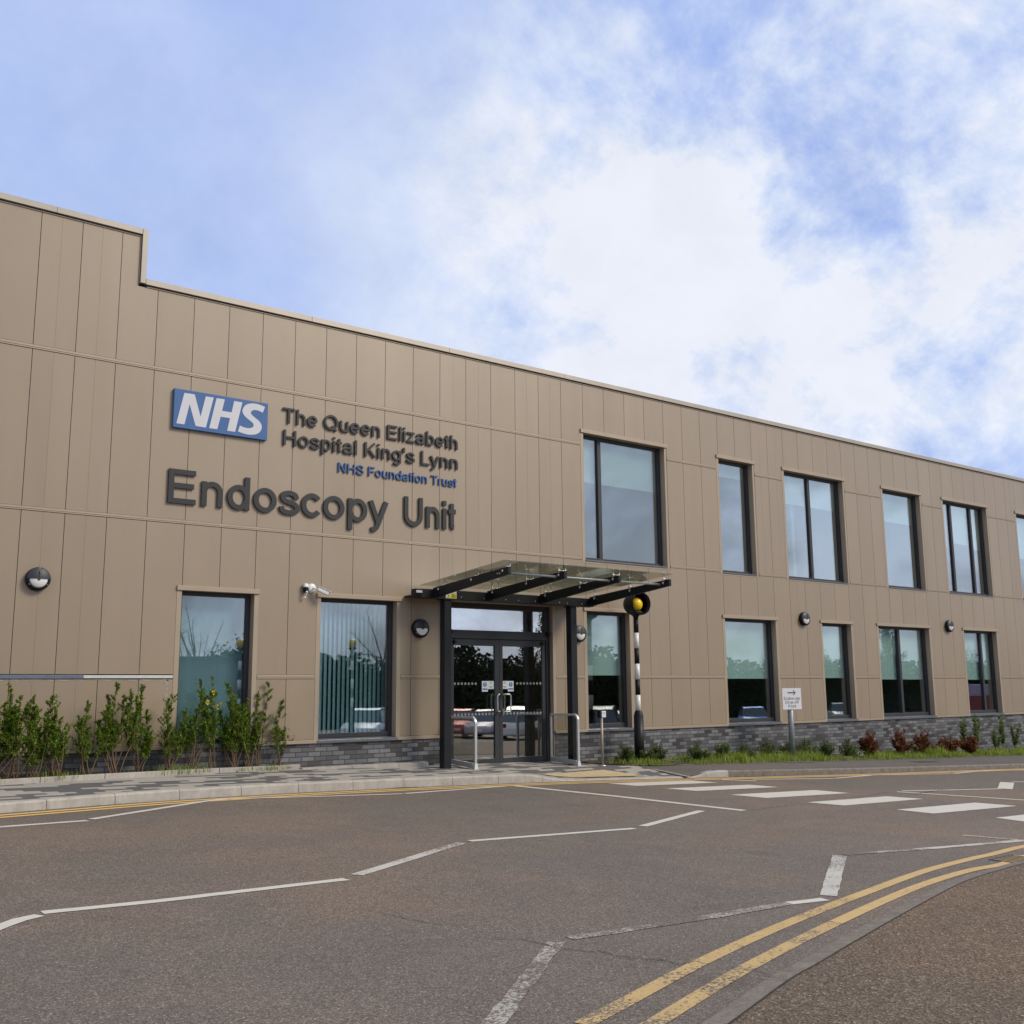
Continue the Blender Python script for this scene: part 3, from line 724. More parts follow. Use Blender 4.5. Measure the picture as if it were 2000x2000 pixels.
# ------------------------------------------------------------------ wall lights, cameras
def wall_light(x, z, label):
    o = thing('wall_light', (x, D, z), label, 'wall light', 'round bulkhead lights on the ground floor wall')
    mb = MB(); r = .168; c = (x, D, z)
    mb.lathe([(0, 0), (r, 0), (r, .07), (r-.008, .088), (r-.03, .098), (r-.042, .098), (r-.042, .085), (0, .085)], c, 'y', 48); mb.build('body', M['black'], o)
    mb = MB(); mb.lathe([(r-.043, .088), (r-.06, .104), (.05, .118), (0, .12)], c, 'y', 40, a0=-PI, a1=0); mb.build('diffuser', M['white'], o)
    mb = MB(); mb.lathe([(r-.008, .089), (r-.03, .106), (.06, .128), (0, .130)], c, 'y', 40, a0=0, a1=PI)
    n = len(mb.v)
    mb.lathe([(.017, .122), (.017, .133), (0, .135)], (x, D, z-.006), 'y', 16); mb.box(x-.0035, x+.0035, D-.134, D-.118, z+.02, z+.105)
    mb.build('shade', M['frame'], o)
    mb = MB()
    for a in (90, 215, 325): mb.lathe([(0, .103), (.006, .103), (.006, .096)], (x+(r-.018)*math.cos(math.radians(a)), D, z+(r-.018)*math.sin(math.radians(a))), 'y', 8); mb.cut()
    mb.build_each('screw', M['steel'], o)
wall_light(3.745, 1.61, 'round black bulkhead light at far left above the hedge shrubs')
wall_light(10.24, 1.085, 'round black bulkhead light between the slatted blind window and the canopy post')
wall_light(14.02, 1.085, 'round black bulkhead light half hidden behind the right canopy post')
wall_light(21.33, 1.63, 'round black bulkhead light between the blue car window and the narrow window')
wall_light(27.85, 1.645, 'round black bulkhead light farthest right on the wall')
# bullet camera
o = thing('security_camera', (8.08, D, 1.69), 'white bullet security camera on a round base above the slatted blind window', 'camera')
mb = MB(); mb.lathe([(0, .035), (.03, .045), (.06, .035), (.078, .02), (.08, 0)], (8.085, D, 1.70), 'y', 32); mb.build('base', M['white'], o)
mb = MB(); mb.tube([(8.085, D-.03, 1.695), (8.10, D-.09, 1.69), (8.14, D-.13, 1.675)], .014, 10); mb.build('arm', M['white'], o)
def obox(mb, c, ax, ay, az, mi=0):
    ax, ay, az = Vector(ax), Vector(ay), Vector(az); c = Vector(c)
    mb.hexa([c-ax-ay-az, c-ax+ay-az, c-ax+ay+az, c-ax-ay+az], [c+ax-ay-az, c+ax+ay-az, c+ax+ay+az, c+ax-ay+az], mi)
dirc = Vector((.86, -.30, -.42)).normalized(); sd = dirc.cross(Vector((0, 0, 1))).normalized(); upc = sd.cross(dirc)
mb = MB(); cc_ = Vector((8.225, D-.155, 1.645)); obox(mb, cc_, dirc*.10, sd*.033, upc*.033); mb.build('housing', M['white'], o, .012, bseg=3)
mb = MB(); obox(mb, cc_+upc*.042+dirc*.012, dirc*.115, sd*.04, upc*.004); mb.build('sunshield', M['white'], o, .002)
mb = MB(); obox(mb, cc_+dirc*.1015, dirc*.002, sd*.026, upc*.026); mb.build('lens', M['black'], o)
# small dome camera with hanging sensor
o = thing('dome_sensor', (7.97, D, 1.62), 'small white and black dome detector with a dangling joint left of the security camera', 'sensor')
mb = MB(); mb.lathe([(0, .065), (.03, .06), (.044, .04), (.046, 0)], (7.955, D-.05, 1.71), 'z', 24); mb.box(7.93, 7.98, D-.03, D, 1.70, 1.75); mb.build('cap', M['white'], o)
mb = MB(); mb.lathe([(.042, 0), (.042, -.045), (.036, -.085), (.018, -.095), (0, -.095)], (7.955, D-.05, 1.709), 'z', 24); mb.build('dome', M['black'], o)
mb = MB(); mb.lathe([(0, .02), (.016, .012), (.02, 0), (.016, -.012), (0, -.02)], (7.95, D-.10, 1.625), 'z', 16); mb.tube([(7.95, D-.10, 1.62), (7.952, D-.08, 1.575), (7.945, D-.06, 1.545)], .006, 8)
mb.lathe([(0, .02), (.018, .012), (.024, 0), (.018, -.012), (0, -.02)], (7.94, D-.055, 1.535), 'z', 16); mb.build('arm', M['white'], o)

# ------------------------------------------------------------------ canopy
cn = thing('entrance_canopy', (12, 15.5, -1.38), 'glass entrance canopy on dark steel posts sloping up over the doors', 'canopy')
def post(x):
    mb = MB(); zb_ = zpave(x+.07, 15.49)-.01; b = zb_
    mb.box(x, x+.15, 15.49, 15.64, b, 1.572); mb.build('post', M['canopy'], cn, .006)
    mb = MB(); mb.box(x-.035, x+.185, 15.46, 15.67, 1.5725, 1.581); 
    for px_ in (x-.02, x+.17):
        for py_ in (15.475, 15.655): mb.lathe([(.012, 0), (.012, -.018), (0, -.018)], (px_, py_, 1.572), 'z', 6)
    mb.build('cap_plate', M['canopy'], cn)
post(10.392); post(13.335)
mb = MB(); mb.box(9.90, 13.94, 15.49, 15.66, 1.582, 1.745); mb.build('beam', M['canopy'], cn, .005)
mb = MB(); mb.hexa([(9.76, 15.60, 1.735), (9.76, 15.44, 1.735), (9.76, 15.44, 1.66), (9.76, 15.50, 1.59), (9.76, 15.60, 1.58)], [(9.899, 15.60, 1.735), (9.899, 15.44, 1.735), (9.899, 15.44, 1.66), (9.899, 15.50, 1.59), (9.899, 15.60, 1.58)]); mb.build('gutter_end', M['canopy'], cn, .003)
mb = MB(); mb.box(9.765, 9.885, 15.434, 15.440, 1.665, 1.705); mb.build('gutter_clip', M['alu'], cn)
mb = MB(); mb.box(9.92, 13.92, 15.66, D-.001, 1.63, 1.66); mb.build('wall_tie', M['canopy'], cn)
RX = [10.20, 11.38, 12.62, 13.87]
def zg(y): return 1.845+(15.9-y)*.080
for i, rx in enumerate(RX):
    mb = MB(); a = [(rx-.03, 15.487, 1.595), (rx-.03, 15.487, 1.775), (rx-.03, 13.33, 1.945), (rx-.03, 13.33, 1.825)]; mb.hexa(a, [(p[0]+.06, p[1], p[2]) for p in a])
    rf = mb.build('rafter', M['canopy'], cn, .004)
    mb = MB(); mb.box(rx-.055, rx-.0305, 15.40, 15.487, 1.60, 1.77)
    for zz in (1.63, 1.74): mb.lathe([(.013, 0), (.013, -.012), (0, -.014)], (rx-.055, 15.44, zz), 'x', 10)
    mb.cut(); mb.box(rx+.0305, rx+.055, 15.40, 15.487, 1.60, 1.77)
    mb.build_each('bracket', M['canopy'], cn, .002)
    mb = MB()
    for yy in (13.42, 14.30, 15.30):
        mb.cut()
        zt_ = 1.775+(15.487-yy)*.0788
        sides = [1] if i == 0 else ([-1] if i == 3 else [-1, 1])
        mb.box(rx-.01, rx+.01, yy-.02, yy+.02, zt_-.02, zt_+.02)
        for s_ in ([-1, 1] if 0 < i < 3 else sides):
            bx_ = rx+s_*.075
            mb.tube([(rx, yy, zt_+.012), (bx_, yy, zt_+.02)], .009, 8); zq = zg(yy)
            mb.lathe([(.008, zt_-.03), (.008, zt_), (.016, zt_+.004), (.018, zt_+.014), (.006, zt_+.022), (.006, zq-.010), (.022, zq-.008), (.024, zq-.001)], (bx_, yy, 0), 'z', 14)
            mb.lathe([(.028, zq+.013), (.024, zq+.02), (0, zq+.022)], (bx_, yy, 0), 'z', 14)
        mb.lathe([(.022, 0), (.022, -.012), (.012, -.02), (0, -.02)], (rx-.03, yy+.06, zt_-.055), 'x', 12)
    for yy in (13.62, 13.56) if i == 0 else (13.58,): mb.lathe([(.012, 0), (.012, -.01), (0, -.01)], (rx-.03, yy, 1.85), 'x', 10)
    mb.build_each('glass_fixing', M['steel'], cn)
mb = MB(); mb.tube([(RX[0]+.03, 13.55, 1.862), (RX[3]-.03, 13.55, 1.862)], .019, 14); mb.build('tie_rod', M['galv'], cn)
gx = [10.14, 11.375, 12.615, 14.02]
for i in range(3):
    mb = MB(); a, b = gx[i]+.004, gx[i+1]-.004
    mb.hexa([(a, 15.93, zg(15.93)), (a, 13.40, zg(13.40)), (a, 13.40, zg(13.40)+.012), (a, 15.93, zg(15.93)+.012)], [(b, 15.93, zg(15.93)), (b, 13.40, zg(13.40)), (b, 13.40, zg(13.40)+.012), (b, 15.93, zg(15.93)+.012)])
    mb.build('glass_panel', M['glassC'], cn)
mb = MB()
for xx in (10.75, 11.25, 11.75, 12.05, 12.45, 13.05, 13.25, 13.62): mb.cut(); mb.lathe([(.010, 0), (.010, .008), (0, .010)], (xx, 15.489, 1.63), 'y', 10)
mb.build_each('bolt', M['steel'], cn)
o = thing('warning_sticker', (10.55, 15.488, 1.63), 'white and yellow warning sticker on the beam above the left post', 'sticker')
mb = MB(); mb.box(10.415, 10.645, 15.4855, 15.489, 1.598, 1.742); mb.build('sheet', M['decal'], o)
mb = MB(); mb.prism_xz([(10.43, 1.606), (10.515, 1.606), (10.472, 1.68)], 15.483, 15.485); mb.box(10.527, 10.640, 15.483, 15.485, 1.604, 1.69); mb.build('yellow_field', M['yellow'], o)
mb = MB(); mb.prism_xz([(10.465, 1.655), (10.479, 1.655), (10.474, 1.628), (10.470, 1.628)], 15.4815, 15.4825); mb.box(10.468, 10.476, 15.4815, 15.4825, 1.614, 1.621)
for zz, a, b in ((1.675, 10.535, 10.60), (1.652, 10.545, 10.625), (1.635, 10.535, 10.615), (1.618, 10.545, 10.63)): mb.box(a, b, 15.4815, 15.4825, zz-.004, zz+.004)
mb.build('print', M['black_text'], o)

# ------------------------------------------------------------------ glass hand rails, push post, beacon, sign
def barrier(xf, yf, xb, yb, label):
    f_ = Vector((xf, yf, zpave(xf, yf))); b_ = Vector((xb, yb, zpave(xb, yb))); top = -.495
    o = thing('glass_barrier', f_, label, 'barrier', 'glazed guard rails beside the doors')
    d = (b_-f_).normalized(); d.z = 0; d.normalize(); L = (Vector((xb, yb, 0))-Vector((xf, yf, 0))).length; s_ = d.cross(Vector((0, 0, 1)))
    def pt(u, z): return Vector((xf, yf, 0))+d*u+Vector((0, 0, z))
    path = [pt(0, f_.z+.09), pt(0, top-.10)]+[pt(.10-.10*math.cos(a), top-.10+.10*math.sin(a)) for a in [PI/2*i/6 for i in range(1, 7)]]+[pt(L, top)]
    mb = MB(); vs = []
    hw, hd = .024, .02
    for i, p in enumerate(path):
        t_ = (path[min(i+1, len(path)-1)]-path[max(i-1, 0)]).normalized(); n_ = t_.cross(s_)
        for a, b in ((-1, -1), (1, -1), (1, 1), (-1, 1)): vs.append(p+s_*hw*a+n_*hd*b)
    fs = []
    for i in range(len(path)-1):
        for k in range(4): fs.append((i*4+k, i*4+(k+1)%4, i*4+4+(k+1)%4, i*4+4+k))
    fs += [(0, 3, 2, 1), tuple(len(vs)-4+k for k in range(4))]
    mb.add(vs, fs); mb.build('rail', M['alu'], o, .004)
    mb = MB(); q0, q1 = pt(0, 0), pt(L, 0)
    mb.hexa([f_+d*(-.035)-s_*.045, f_+d*.06-s_*.045, f_+d*.06+s_*.045, f_+d*(-.035)+s_*.045], [pt(-.02, f_.z+.10)-s_*.026, pt(.022, f_.z+.10)-s_*.026, pt(.022, f_.z+.10)+s_*.026, pt(-.02, f_.z+.10)+s_*.026]); mb.build('foot', M['alu'], o, .003)
    mb = MB(); za, zb2 = f_.z+.02, b_.z+.02
    mb.hexa([pt(.06, za)-s_*.02, pt(.06, za)+s_*.02, pt(.06, za+.085)+s_*.02, pt(.06, za+.085)-s_*.02], [pt(L-.025, zb2)-s_*.02, pt(L-.025, zb2)+s_*.02, pt(L-.025, zb2+.085)+s_*.02, pt(L-.025, zb2+.085)-s_*.02]); mb.build('bottom_rail', M['alu'], o, .003)
    mb = MB(); mb.hexa([pt(L-.022, b_.z)-s_*.02, pt(L-.022, b_.z)+s_*.02, pt(L+.012, b_.z)+s_*.02, pt(L+.012, b_.z)-s_*.02], [pt(L-.022, top-.021)-s_*.02, pt(L-.022, top-.021)+s_*.02, pt(L+.012, top-.021)+s_*.02, pt(L+.012, top-.021)-s_*.02]); mb.build('wall_post', M['alu'], o, .002)
    mb = MB(); mb.hexa([pt(.022, za+.085)-s_*.004, pt(.022, top-.10)-s_*.004, pt(.06, top-.035)-s_*.004, pt(.10, top-.021)-s_*.004, pt(L-.023, top-.021)-s_*.004, pt(L-.023, zb2+.085)-s_*.004], [pt(.022, za+.085)+s_*.004, pt(.022, top-.10)+s_*.004, pt(.06, top-.035)+s_*.004, pt(.10, top-.021)+s_*.004, pt(L-.023, top-.021)+s_*.004, pt(L-.023, zb2+.085)+s_*.004]); mb.build('pane', M['glassB'], o)
barrier(10.90, 15.27, 10.93, 16.12, 'glass guard rail with curved silver post beside the left canopy post')
barrier(13.30, 15.30, 13.30, 16.10, 'glass guard rail with curved silver post beside the right canopy post')
px_, py_ = 13.88, 15.27; gz = zpave(px_, py_)
o = thing('push_pad_post', (px_, py_, gz), 'slim brushed steel post with a black push pad box and small white notice', 'post')
mb = MB(); mb.lathe([(0, .012), (.07, .012), (.072, 0)], (px_, py_, gz), 'z', 28); mb.build('base_plate', M['steel'], o)
mb = MB(); mb.tube([(px_, py_, gz+.01), (px_, py_, -.545)], .025, 18); t = simple('bronze', (.40, .33, .26), .5, .35, .15, 20); mb.build('pole', t, o)
mb = MB(); mb.box(px_-.06, px_+.055, py_-.03, py_+.06, -.56, -.43); mb.build('button_box', M['black'], o, .004)
mb = MB(); mb.box(px_-.018, px_+.085, py_-.034, py_-.0305, -.553, -.432); mb.build('notice', M['decal'], o)
mb = MB()
for zz, a, b in ((-.468, -.008, .07), (-.478, -.006, .072), (-.512, 0, .02), (-.512, .03, .066)): mb.box(px_+a, px_+b, py_-.0365, py_-.0348, zz-.003, zz+.003)
mb.build('print', M['grtext'], o)

def beacon(bx_, by_, gz, top, label, face=-PI/2+.75, hood=True):
    o = thing('belisha_beacon', (bx_, by_, gz), label, 'beacon', 'striped crossing beacons')
    mb = MB(); mb.tube([(bx_, by_, gz-.05), (bx_, by_, top-2.11)], .098, 20); mb.lathe([(.098, top-2.11), (.088, top-2.05), (.062, top-1.985)], (bx_, by_, 0), 'z', 20); mb.build('sleeve', M['black'], o)
    for i in range(6):
        mb = MB(); z1_ = top-.12-.0-(.31*i if i else 0); 
        za_, zb2 = [(.78, .47), (1.09, .78)][0] if False else (0, 0)
        z1_ = top-.427-.3125*(i-1) if i > 0 else top-.10; z0_ = top-.427-.3125*i
        if i == 5: z0_ = top-2.0
        r = .051
        mb.tube([(bx_, by_, z0_), (bx_, by_, z1_)], r, 18, caps=True)
        p = mb.build('stripe_band', M['black'] if i % 2 == 0 else M['white'], o)
        p['label'] = ('black' if i % 2 == 0 else 'white')+' band of the pole'
    # hood: back half-shell plus tunnel, opening towards the road users
    c = Vector((bx_, by_, top+.16)); d = Vector((math.cos(face), math.sin(face), 0)); s_ = Vector((-d.y, d.x, 0)); u = Vector((0, 0, 1))
    mb = MB(); n = 36; prof = [(a_*1.12, r_*1.06) for a_, r_ in [(-.235, .02), (-.228, .07), (-.205, .12), (-.16, .17), (-.10, .205), (-.03, .222), (.05, .225), (.13, .222), (.185, .218), (.185, .212), (.05, .215), (-.03, .212), (-.10, .195), (-.16, .16), (-.205, .11), (-.228, .06), (-.23, .01)]]
    vs = []
    for a, r in prof:
        for k in range(n): q = 2*PI*k/n; vs.append(c+d*a+s_*r*math.cos(q)+u*r*math.sin(q))
    mb.add(vs, [(i*n+k, i*n+(k+1) % n, (i+1)*n+(k+1) % n, (i+1)*n+k) for i in range(len(prof)-1) for k in range(n)], 0, True)
    if hood: mb.build('hood', M['black'], o)
    mb = MB(); mb.lathe([(.05, top-.115), (.058, top-.10), (.075, top-.075), (.11, top-.055), (.165, top-.012), (.10, top+.02)], (bx_, by_, 0), 'z', 24); mb.build('collar', M['black'], o)
    mb = MB(); pr = [(.148*math.sin(PI*i/14), -.148*math.cos(PI*i/14)*1.0) for i in range(15)]; mb.lathe(pr, (bx_, by_, top+.155), 'z', 28); mb.build('globe', M['globe'], o)
beacon(15.14, 15.55, zpave(15.14, 15.55), 1.535, 'black and white striped crossing beacon in front of the wall right of the canopy', face=-PI/2-.10)
# direction sign
sx_, sy_ = 19.615, 15.23; gz = -(1.049+.0268*sx_+.05*(D-sy_))
o = thing('direction_sign', (sx_, sy_, gz), 'white Endoscopy Drop-off Point sign on a grey post in the grass strip', 'sign')
mb = MB(); mb.tube([(sx_, sy_+.04, gz-.1), (sx_, sy_+.04, -.15)], .062, 22); mb.build('post', M['galv'], o)
mb = MB(); mb.box(19.268, 19.93, sy_-.035, sy_-.028, -.505, -.035); t_ = mb.build('plate', M['signw'], o)
yt = sy_-.0375
mb = MB(); cap = .053
for tx_, zb_, w_ in (('Endoscopy', -.293, .565), ('Drop-off', -.378, .475), ('Point', -.466, .27)):
    lettering(tx_, 19.60-w_/2, 19.60+w_/2, zb_, .066, yt, .002, .125, mb=mb)
mb.build('lettering', M['black_text'], o)
mb = MB(); mb.box(19.45, 19.71, yt, yt+.002, -.149, -.125); 
for sgn in (1, -1): mb.prism_xz([(19.735, -.137), (19.715, -.137), (19.635, -.137+sgn*.050), (19.665, -.137+sgn*.058)], yt-.0003*sgn, yt+.0018)
mb.build('arrow', M['black_text'], o)

# ------------------------------------------------------------------ ground
def grid_sheet(name, xs, yf, mat, zf, rows=6, kind='structure'):
    mb = MB(); vs = []
    for x in xs:
        y0_, y1_ = yf(x)
        for j in range(rows+1): y = y0_+(y1_-y0_)*j/rows; vs.append((x, y, zf(x, y)))
    n = rows+1
    mb.add(vs, [(i*n+j, (i+1)*n+j, (i+1)*n+j+1, i*n+j+1) for i in range(len(xs)-1) for j in range(rows)])
    return tag(mb.build(name, mat, fixn=False), kind=kind)
def frange(a, b, s_): 
    out = []; 
    while a < b-1e-9: out.append(a); a += s_
    return out+[b]
mb = MB(); xs = [-400, -60, -12, 0, 20, 40, 60, 90, 120, 400]; ys = [-400, -60, -32, -6, 4, 17, 60, 400]; vs = [(x, y, zroad(x, y)-.12) for x in xs for y in ys]; n = len(ys)
mb.add(vs, [(i*n+j, (i+1)*n+j, (i+1)*n+j+1, i*n+j+1) for i in range(len(xs)-1) for j in range(n-1)]); tag(mb.build('ground', M['foot'], fixn=False), kind='structure')
grid_sheet('road', frange(-12, 90, 2), lambda x: (-31, kerb_y(x)+.02), M['asphalt'], zroad, 14)
# near kerb (flush) and the brown footway around the camera, from the photograph's lines on the road plane
def z6(x, y): return (1600+x*.20704, 1600+y*.20704)
def z7(x, y): return (1200+x*.20704, 1650+y*.20704)
def z8(x, y): return (900+x*.20704, 1700+y*.20704)
def z5(x, y): return (1600+x*.20704, 1440+y*.20704)
def z4(x, y): return (1200+x*.20704, 1460+y*.20704)
def z3(x, y): return (800+x*.20704, 1470+y*.20704)
def W(pts, pl=ROADP): return [G(*p, pl).xy for p in pts]
NKo = W([z7(1150, 1690), z7(1640, 1325), z7(1932, 1155), z6(310, 1208), z6(790, 928), z6(1290, 655), z6(1560, 550), z6(1932, 440)])
def extend(pl, a, b):
    d0 = (pl[0]-pl[1]).normalized(); d1 = (pl[-1]-pl[-2]).normalized(); return [pl[0]+d0*a]+list(pl)+[pl[-1]+d1*b]
def smooth(pl, n=6): return [Vector(p) for p in spl([tuple(p) for p in pl], n)]
NKo = smooth(extend(NKo, 2.5, 3.0)); NKo = [NKo[0]+Vector((-6, -5))]+NKo+[NKo[-1]+Vector((7, 1.0)), NKo[-1]+Vector((40, 1.5))]
def offset_line(pl, o_):
    out = []
    for i, p in enumerate(pl):
        d = (pl[min(i+1, len(pl)-1)]-pl[max(i-1, 0)]).normalized(); out.append(p+Vector((-d.y, d.x))*o_)
    return out
def strip_obj(name, pl, w, mat, dz=.004, zf=zroad, label=None, build=True, mb=None, w1=None):
    mb = mb or MB(); a = offset_line(pl, w/2); b = offset_line(pl, -w/2); vs = [(p.x, p.y, zf(p.x, p.y)+dz) for p in a]+[(p.x, p.y, zf(p.x, p.y)+dz) for p in b]; n = len(pl)
    mb.add(vs, [(i, i+1, n+i+1, n+i) for i in range(n-1)])
    if build: return tag(mb.build(name, mat, fixn=False), kind='structure')
    return mb
NKi = offset_line(NKo, .125)
mb = MB(); n = len(NKo)
for i in range(n-1):
    segs = max(1, int((NKo[i+1]-NKo[i]).length/.9))
vs = []
acc = 0
a_, b_ = NKo, NKi
mb.add([(p.x, p.y, zroad(p.x, p.y)+.022) for p in a_]+[(p.x, p.y, zroad(p.x, p.y)+.010) for p in b_]+[(p.x, p.y, zroad(p.x, p.y)-.08) for p in b_], [(i, i+1, n+i+1, n+i) for i in range(n-1)]+[(n+i, n+i+1, 2*n+i+1, 2*n+i) for i in range(n-1)])
tag(mb.build('near_kerb', M['kerbflush'], fixn=False), kind='structure')
mb = MB(); far = [Vector((p.x+3.0, min(p.y-6, -8))) for p in NKo]
back = [Vector((p.x+6, p.y-14)) for p in NKo]
mb.add([(p.x, p.y, zroad(p.x, p.y)+.026) for p in offset_line(NKo, -.006)]+[(p.x, p.y, zroad(p.x, p.y)+.026) for p in back], [(i, n+i, n+i+1, i+1) for i in range(n-1)])
tag(mb.build('near_footway', M['foot'], fixn=False), kind='structure')
# joint line of soil between kerb and footway
strip_obj('kerb_joint', offset_line(NKo, -.004), .012, M['gap'], .0285)
for q in (z7(1560, 1305), z6(790, 900), z6(1600, 530)):
    c = G(*q).xy; 
    i = min(range(len(NKo)), key=lambda i: (NKo[i]-c).length); d = (NKo[i+1]-NKo[i-1]).normalized(); nrm = Vector((-d.y, d.x))
    strip_obj('kerb_joint', [NKo[i], NKo[i]+nrm*.06+d*.004, NKo[i]+nrm*.124], .007, M['gap'], .027)

# far kerb stones
def far_kerb():
    zones = [(-9, 15.95, M['kerb'], 'kerb'), (15.95, 60, M['kerbold'], 'kerb')]
    pts = [Vector((x, kerb_y(x))) for x in frange(-9, 60, .15)]
    # smooth the polyline
    for _ in range(10): pts = [pts[0]]+[(pts[i-1]+pts[i]*2+pts[i+1])/4 for i in range(1, len(pts)-1)]+[pts[-1]]
    return pts
FK = far_kerb()
def fk_at(x):
    for a, b in zip(FK, FK[1:]):
        if a.x <= x <= b.x: return a.lerp(b, (x-a.x)/(b.x-a.x))
    return FK[-1]
def kerb_mesh(x0, x1, mat, step=.915):
    mb = MB(); x = x0
    while x < x1-.05:
        L = step; xe = x
        while (fk_at(xe)-fk_at(x)).length < L and xe < x1: xe += .02
        nseg = 4; loops = []
        for i in range(nseg+1):
            u = x+.004+(xe-x-.008)*i/nseg; p = fk_at(u); q = fk_at(u+.02); d = (q-p).normalized(); nr = Vector((-d.y, d.x)); inn = p+nr*.125
            zr = zroad(p.x, p.y)-.03; zt = zpave(p.x, p.y+.02); zt2 = zpave(inn.x, inn.y)+.002
            loops.append([(p.x, p.y, zr), (p.x+nr.x*.006, p.y+nr.y*.006, zt-.022), (p.x+nr.x*.026, p.y+nr.y*.026, zt+.001), (inn.x, inn.y, zt2), (inn.x, inn.y, zr)])
        for a, b in zip(loops, loops[1:]):
            vs = a+b; mb.add(vs, [(k, k+1, 5+k+1, 5+k) for k in range(4)], 0)
        mb.add(loops[0], [(0, 1, 2, 3, 4)]); mb.add(loops[-1], [(0, 1, 2, 3, 4)])
        x = xe
    return tag(mb.build('kerb', mat), kind='structure')
kerb_mesh(-8.5, 15.9, M['kerb']); kerb_mesh(15.9, 58, M['kerbold'])
# paving / footway sheets
dl0 = G(1212, 1491, PAVEP).xy; dl1 = G(1352, 1508, PAVEP).xy      # diagonal edge of the block paving
def split_x(y): return dl0.x+(dl1.x-dl0.x)*(y-dl0.y)/(dl1.y-dl0.y)
EX = W([(0, 1534), (182, 1523), (400, 1510), (570, 1504)], PAVEP)
def edge_y(x):      # kerb of the planting bed on the left, then wall
    P_ = [(-9, 12.2), (0, 14.35), (3.2, 15.15), (4.5, 15.45), (6.3, 15.80), (7.75, 15.98), (8.0, D)]
    for (a, b), (c, d) in zip(P_, P_[1:]):
        if x <= c: return b+(d-b)*(x-a)/(c-a)
    return D+.1
mb = MB(); xs = frange(-8.5, 15.95, .1); R_ = 18; vs = []
for x in xs:
    y0_ = fk_at(x).y+.115; y1_ = (D+.2 if x > 7.9 else edge_y(x))
    for j in range(R_+1): y = y0_+(y1_-y0_)*j/R_; vs.append((x, y, zpave(x, y)))
fs = []
for i in range(len(xs)-1):
    for j in range(R_):
        fs.append((i*(R_+1)+j, (i+1)*(R_+1)+j, (i+1)*(R_+1)+j+1, i*(R_+1)+j+1))
keep = []
for f_ in fs:
    cx_ = sum(vs[k][0] for k in f_)/4; cy_ = sum(vs[k][1] for k in f_)/4
    if cx_ < split_x(cy_)+.12: keep.append(f_)
mb.add(vs, keep); tag(mb.build('pavement', M['paving'], fixn=False), kind='structure')
# tarmac footway to the right, one sheet 4 mm higher, trimmed along the diagonal edging
mb = MB(); xs = frange(0, 45.2, .4); vs = []
def fy0(x): return fk_at(x).y+.115
def g_edge(x):
    P_ = [(13.7, 15.75), (14.3, 15.2), (14.9, 14.95), (17.4, 14.88), (20.7, 14.72), (28.5, 14.62), (60, 14.5)]
    if x <= P_[0][0]: return P_[0][1]
    for (a, b), (c, d) in zip(P_, P_[1:]):
        if x <= c: return b+(d-b)*(x-a)/(c-a)
    return P_[-1][1]
rows = 8
for i in range(len(xs)):
    for j in range(rows+1):
        v_ = j/rows; xs0 = 15.9; 
        y0_, y1_ = None, None
        # left boundary slanted along the diagonal
        yb = fy0(15.9); yt_ = g_edge(14.0)
        xl = split_x(yb+(yt_-yb)*v_); x = xl+xs[i]; y0_ = fy0(x) if x > 15.9 else yb; y = y0_+(g_edge(x)-y0_)*v_
        vs.append((x, y, zpave(x, y)+.005))
mb.add(vs, [(i*(rows+1)+j, (i+1)*(rows+1)+j, (i+1)*(rows+1)+j+1, i*(rows+1)+j+1) for i in range(len(xs)-1) for j in range(rows)])
tag(mb.build('footway', M['path'], fixn=False), kind='structure')
dd = (dl1-dl0).normalized()
strip_obj('edging_strip', [dl0-dd*.35, dl0, dl0.lerp(dl1, .5), dl1+dd*.05], .06, M['kerb'], .010, zpave)
# strip of edging along the grass
ge = [Vector((x, g_edge(x)+.02)) for x in frange(14.4, 58, 1.2)]; strip_obj('edging_strip', ge, .035, M['kerb'], .012, zpave)
# tactile slabs
def GP(px, py):       # sight line onto the pavement with its dropped kerb
    d = ray(px, py); t = 12/d.y
    while t*d.y < 17:
        p = d*t
        if p.z < zpave(p.x, p.y): return p
        t += .01
    return p
mb = MB(); a0, a1, a2, a3 = GP(1046, 1511.5), GP(1179, 1504.6), GP(1264, 1516.0), GP(1124, 1519.5)
n = 12; vs = []
for i in range(n+1):
    for j in range(n+1):
        u, v_ = i/n, j/n; p = (a0*(1-u)+a1*u)*(1-v_)+(a3*(1-u)+a2*u)*v_
        y = max(p.y, fk_at(p.x).y+.128); vs.append((p.x, y, zpave(p.x, y)+.012))
mb.add(vs, [(i*(n+1)+j, (i+1)*(n+1)+j, (i+1)*(n+1)+j+1, i*(n+1)+j+1) for i in range(n) for j in range(n)]); tag(mb.build('tactile_paving', M['tactile'], fixn=False), kind='structure')
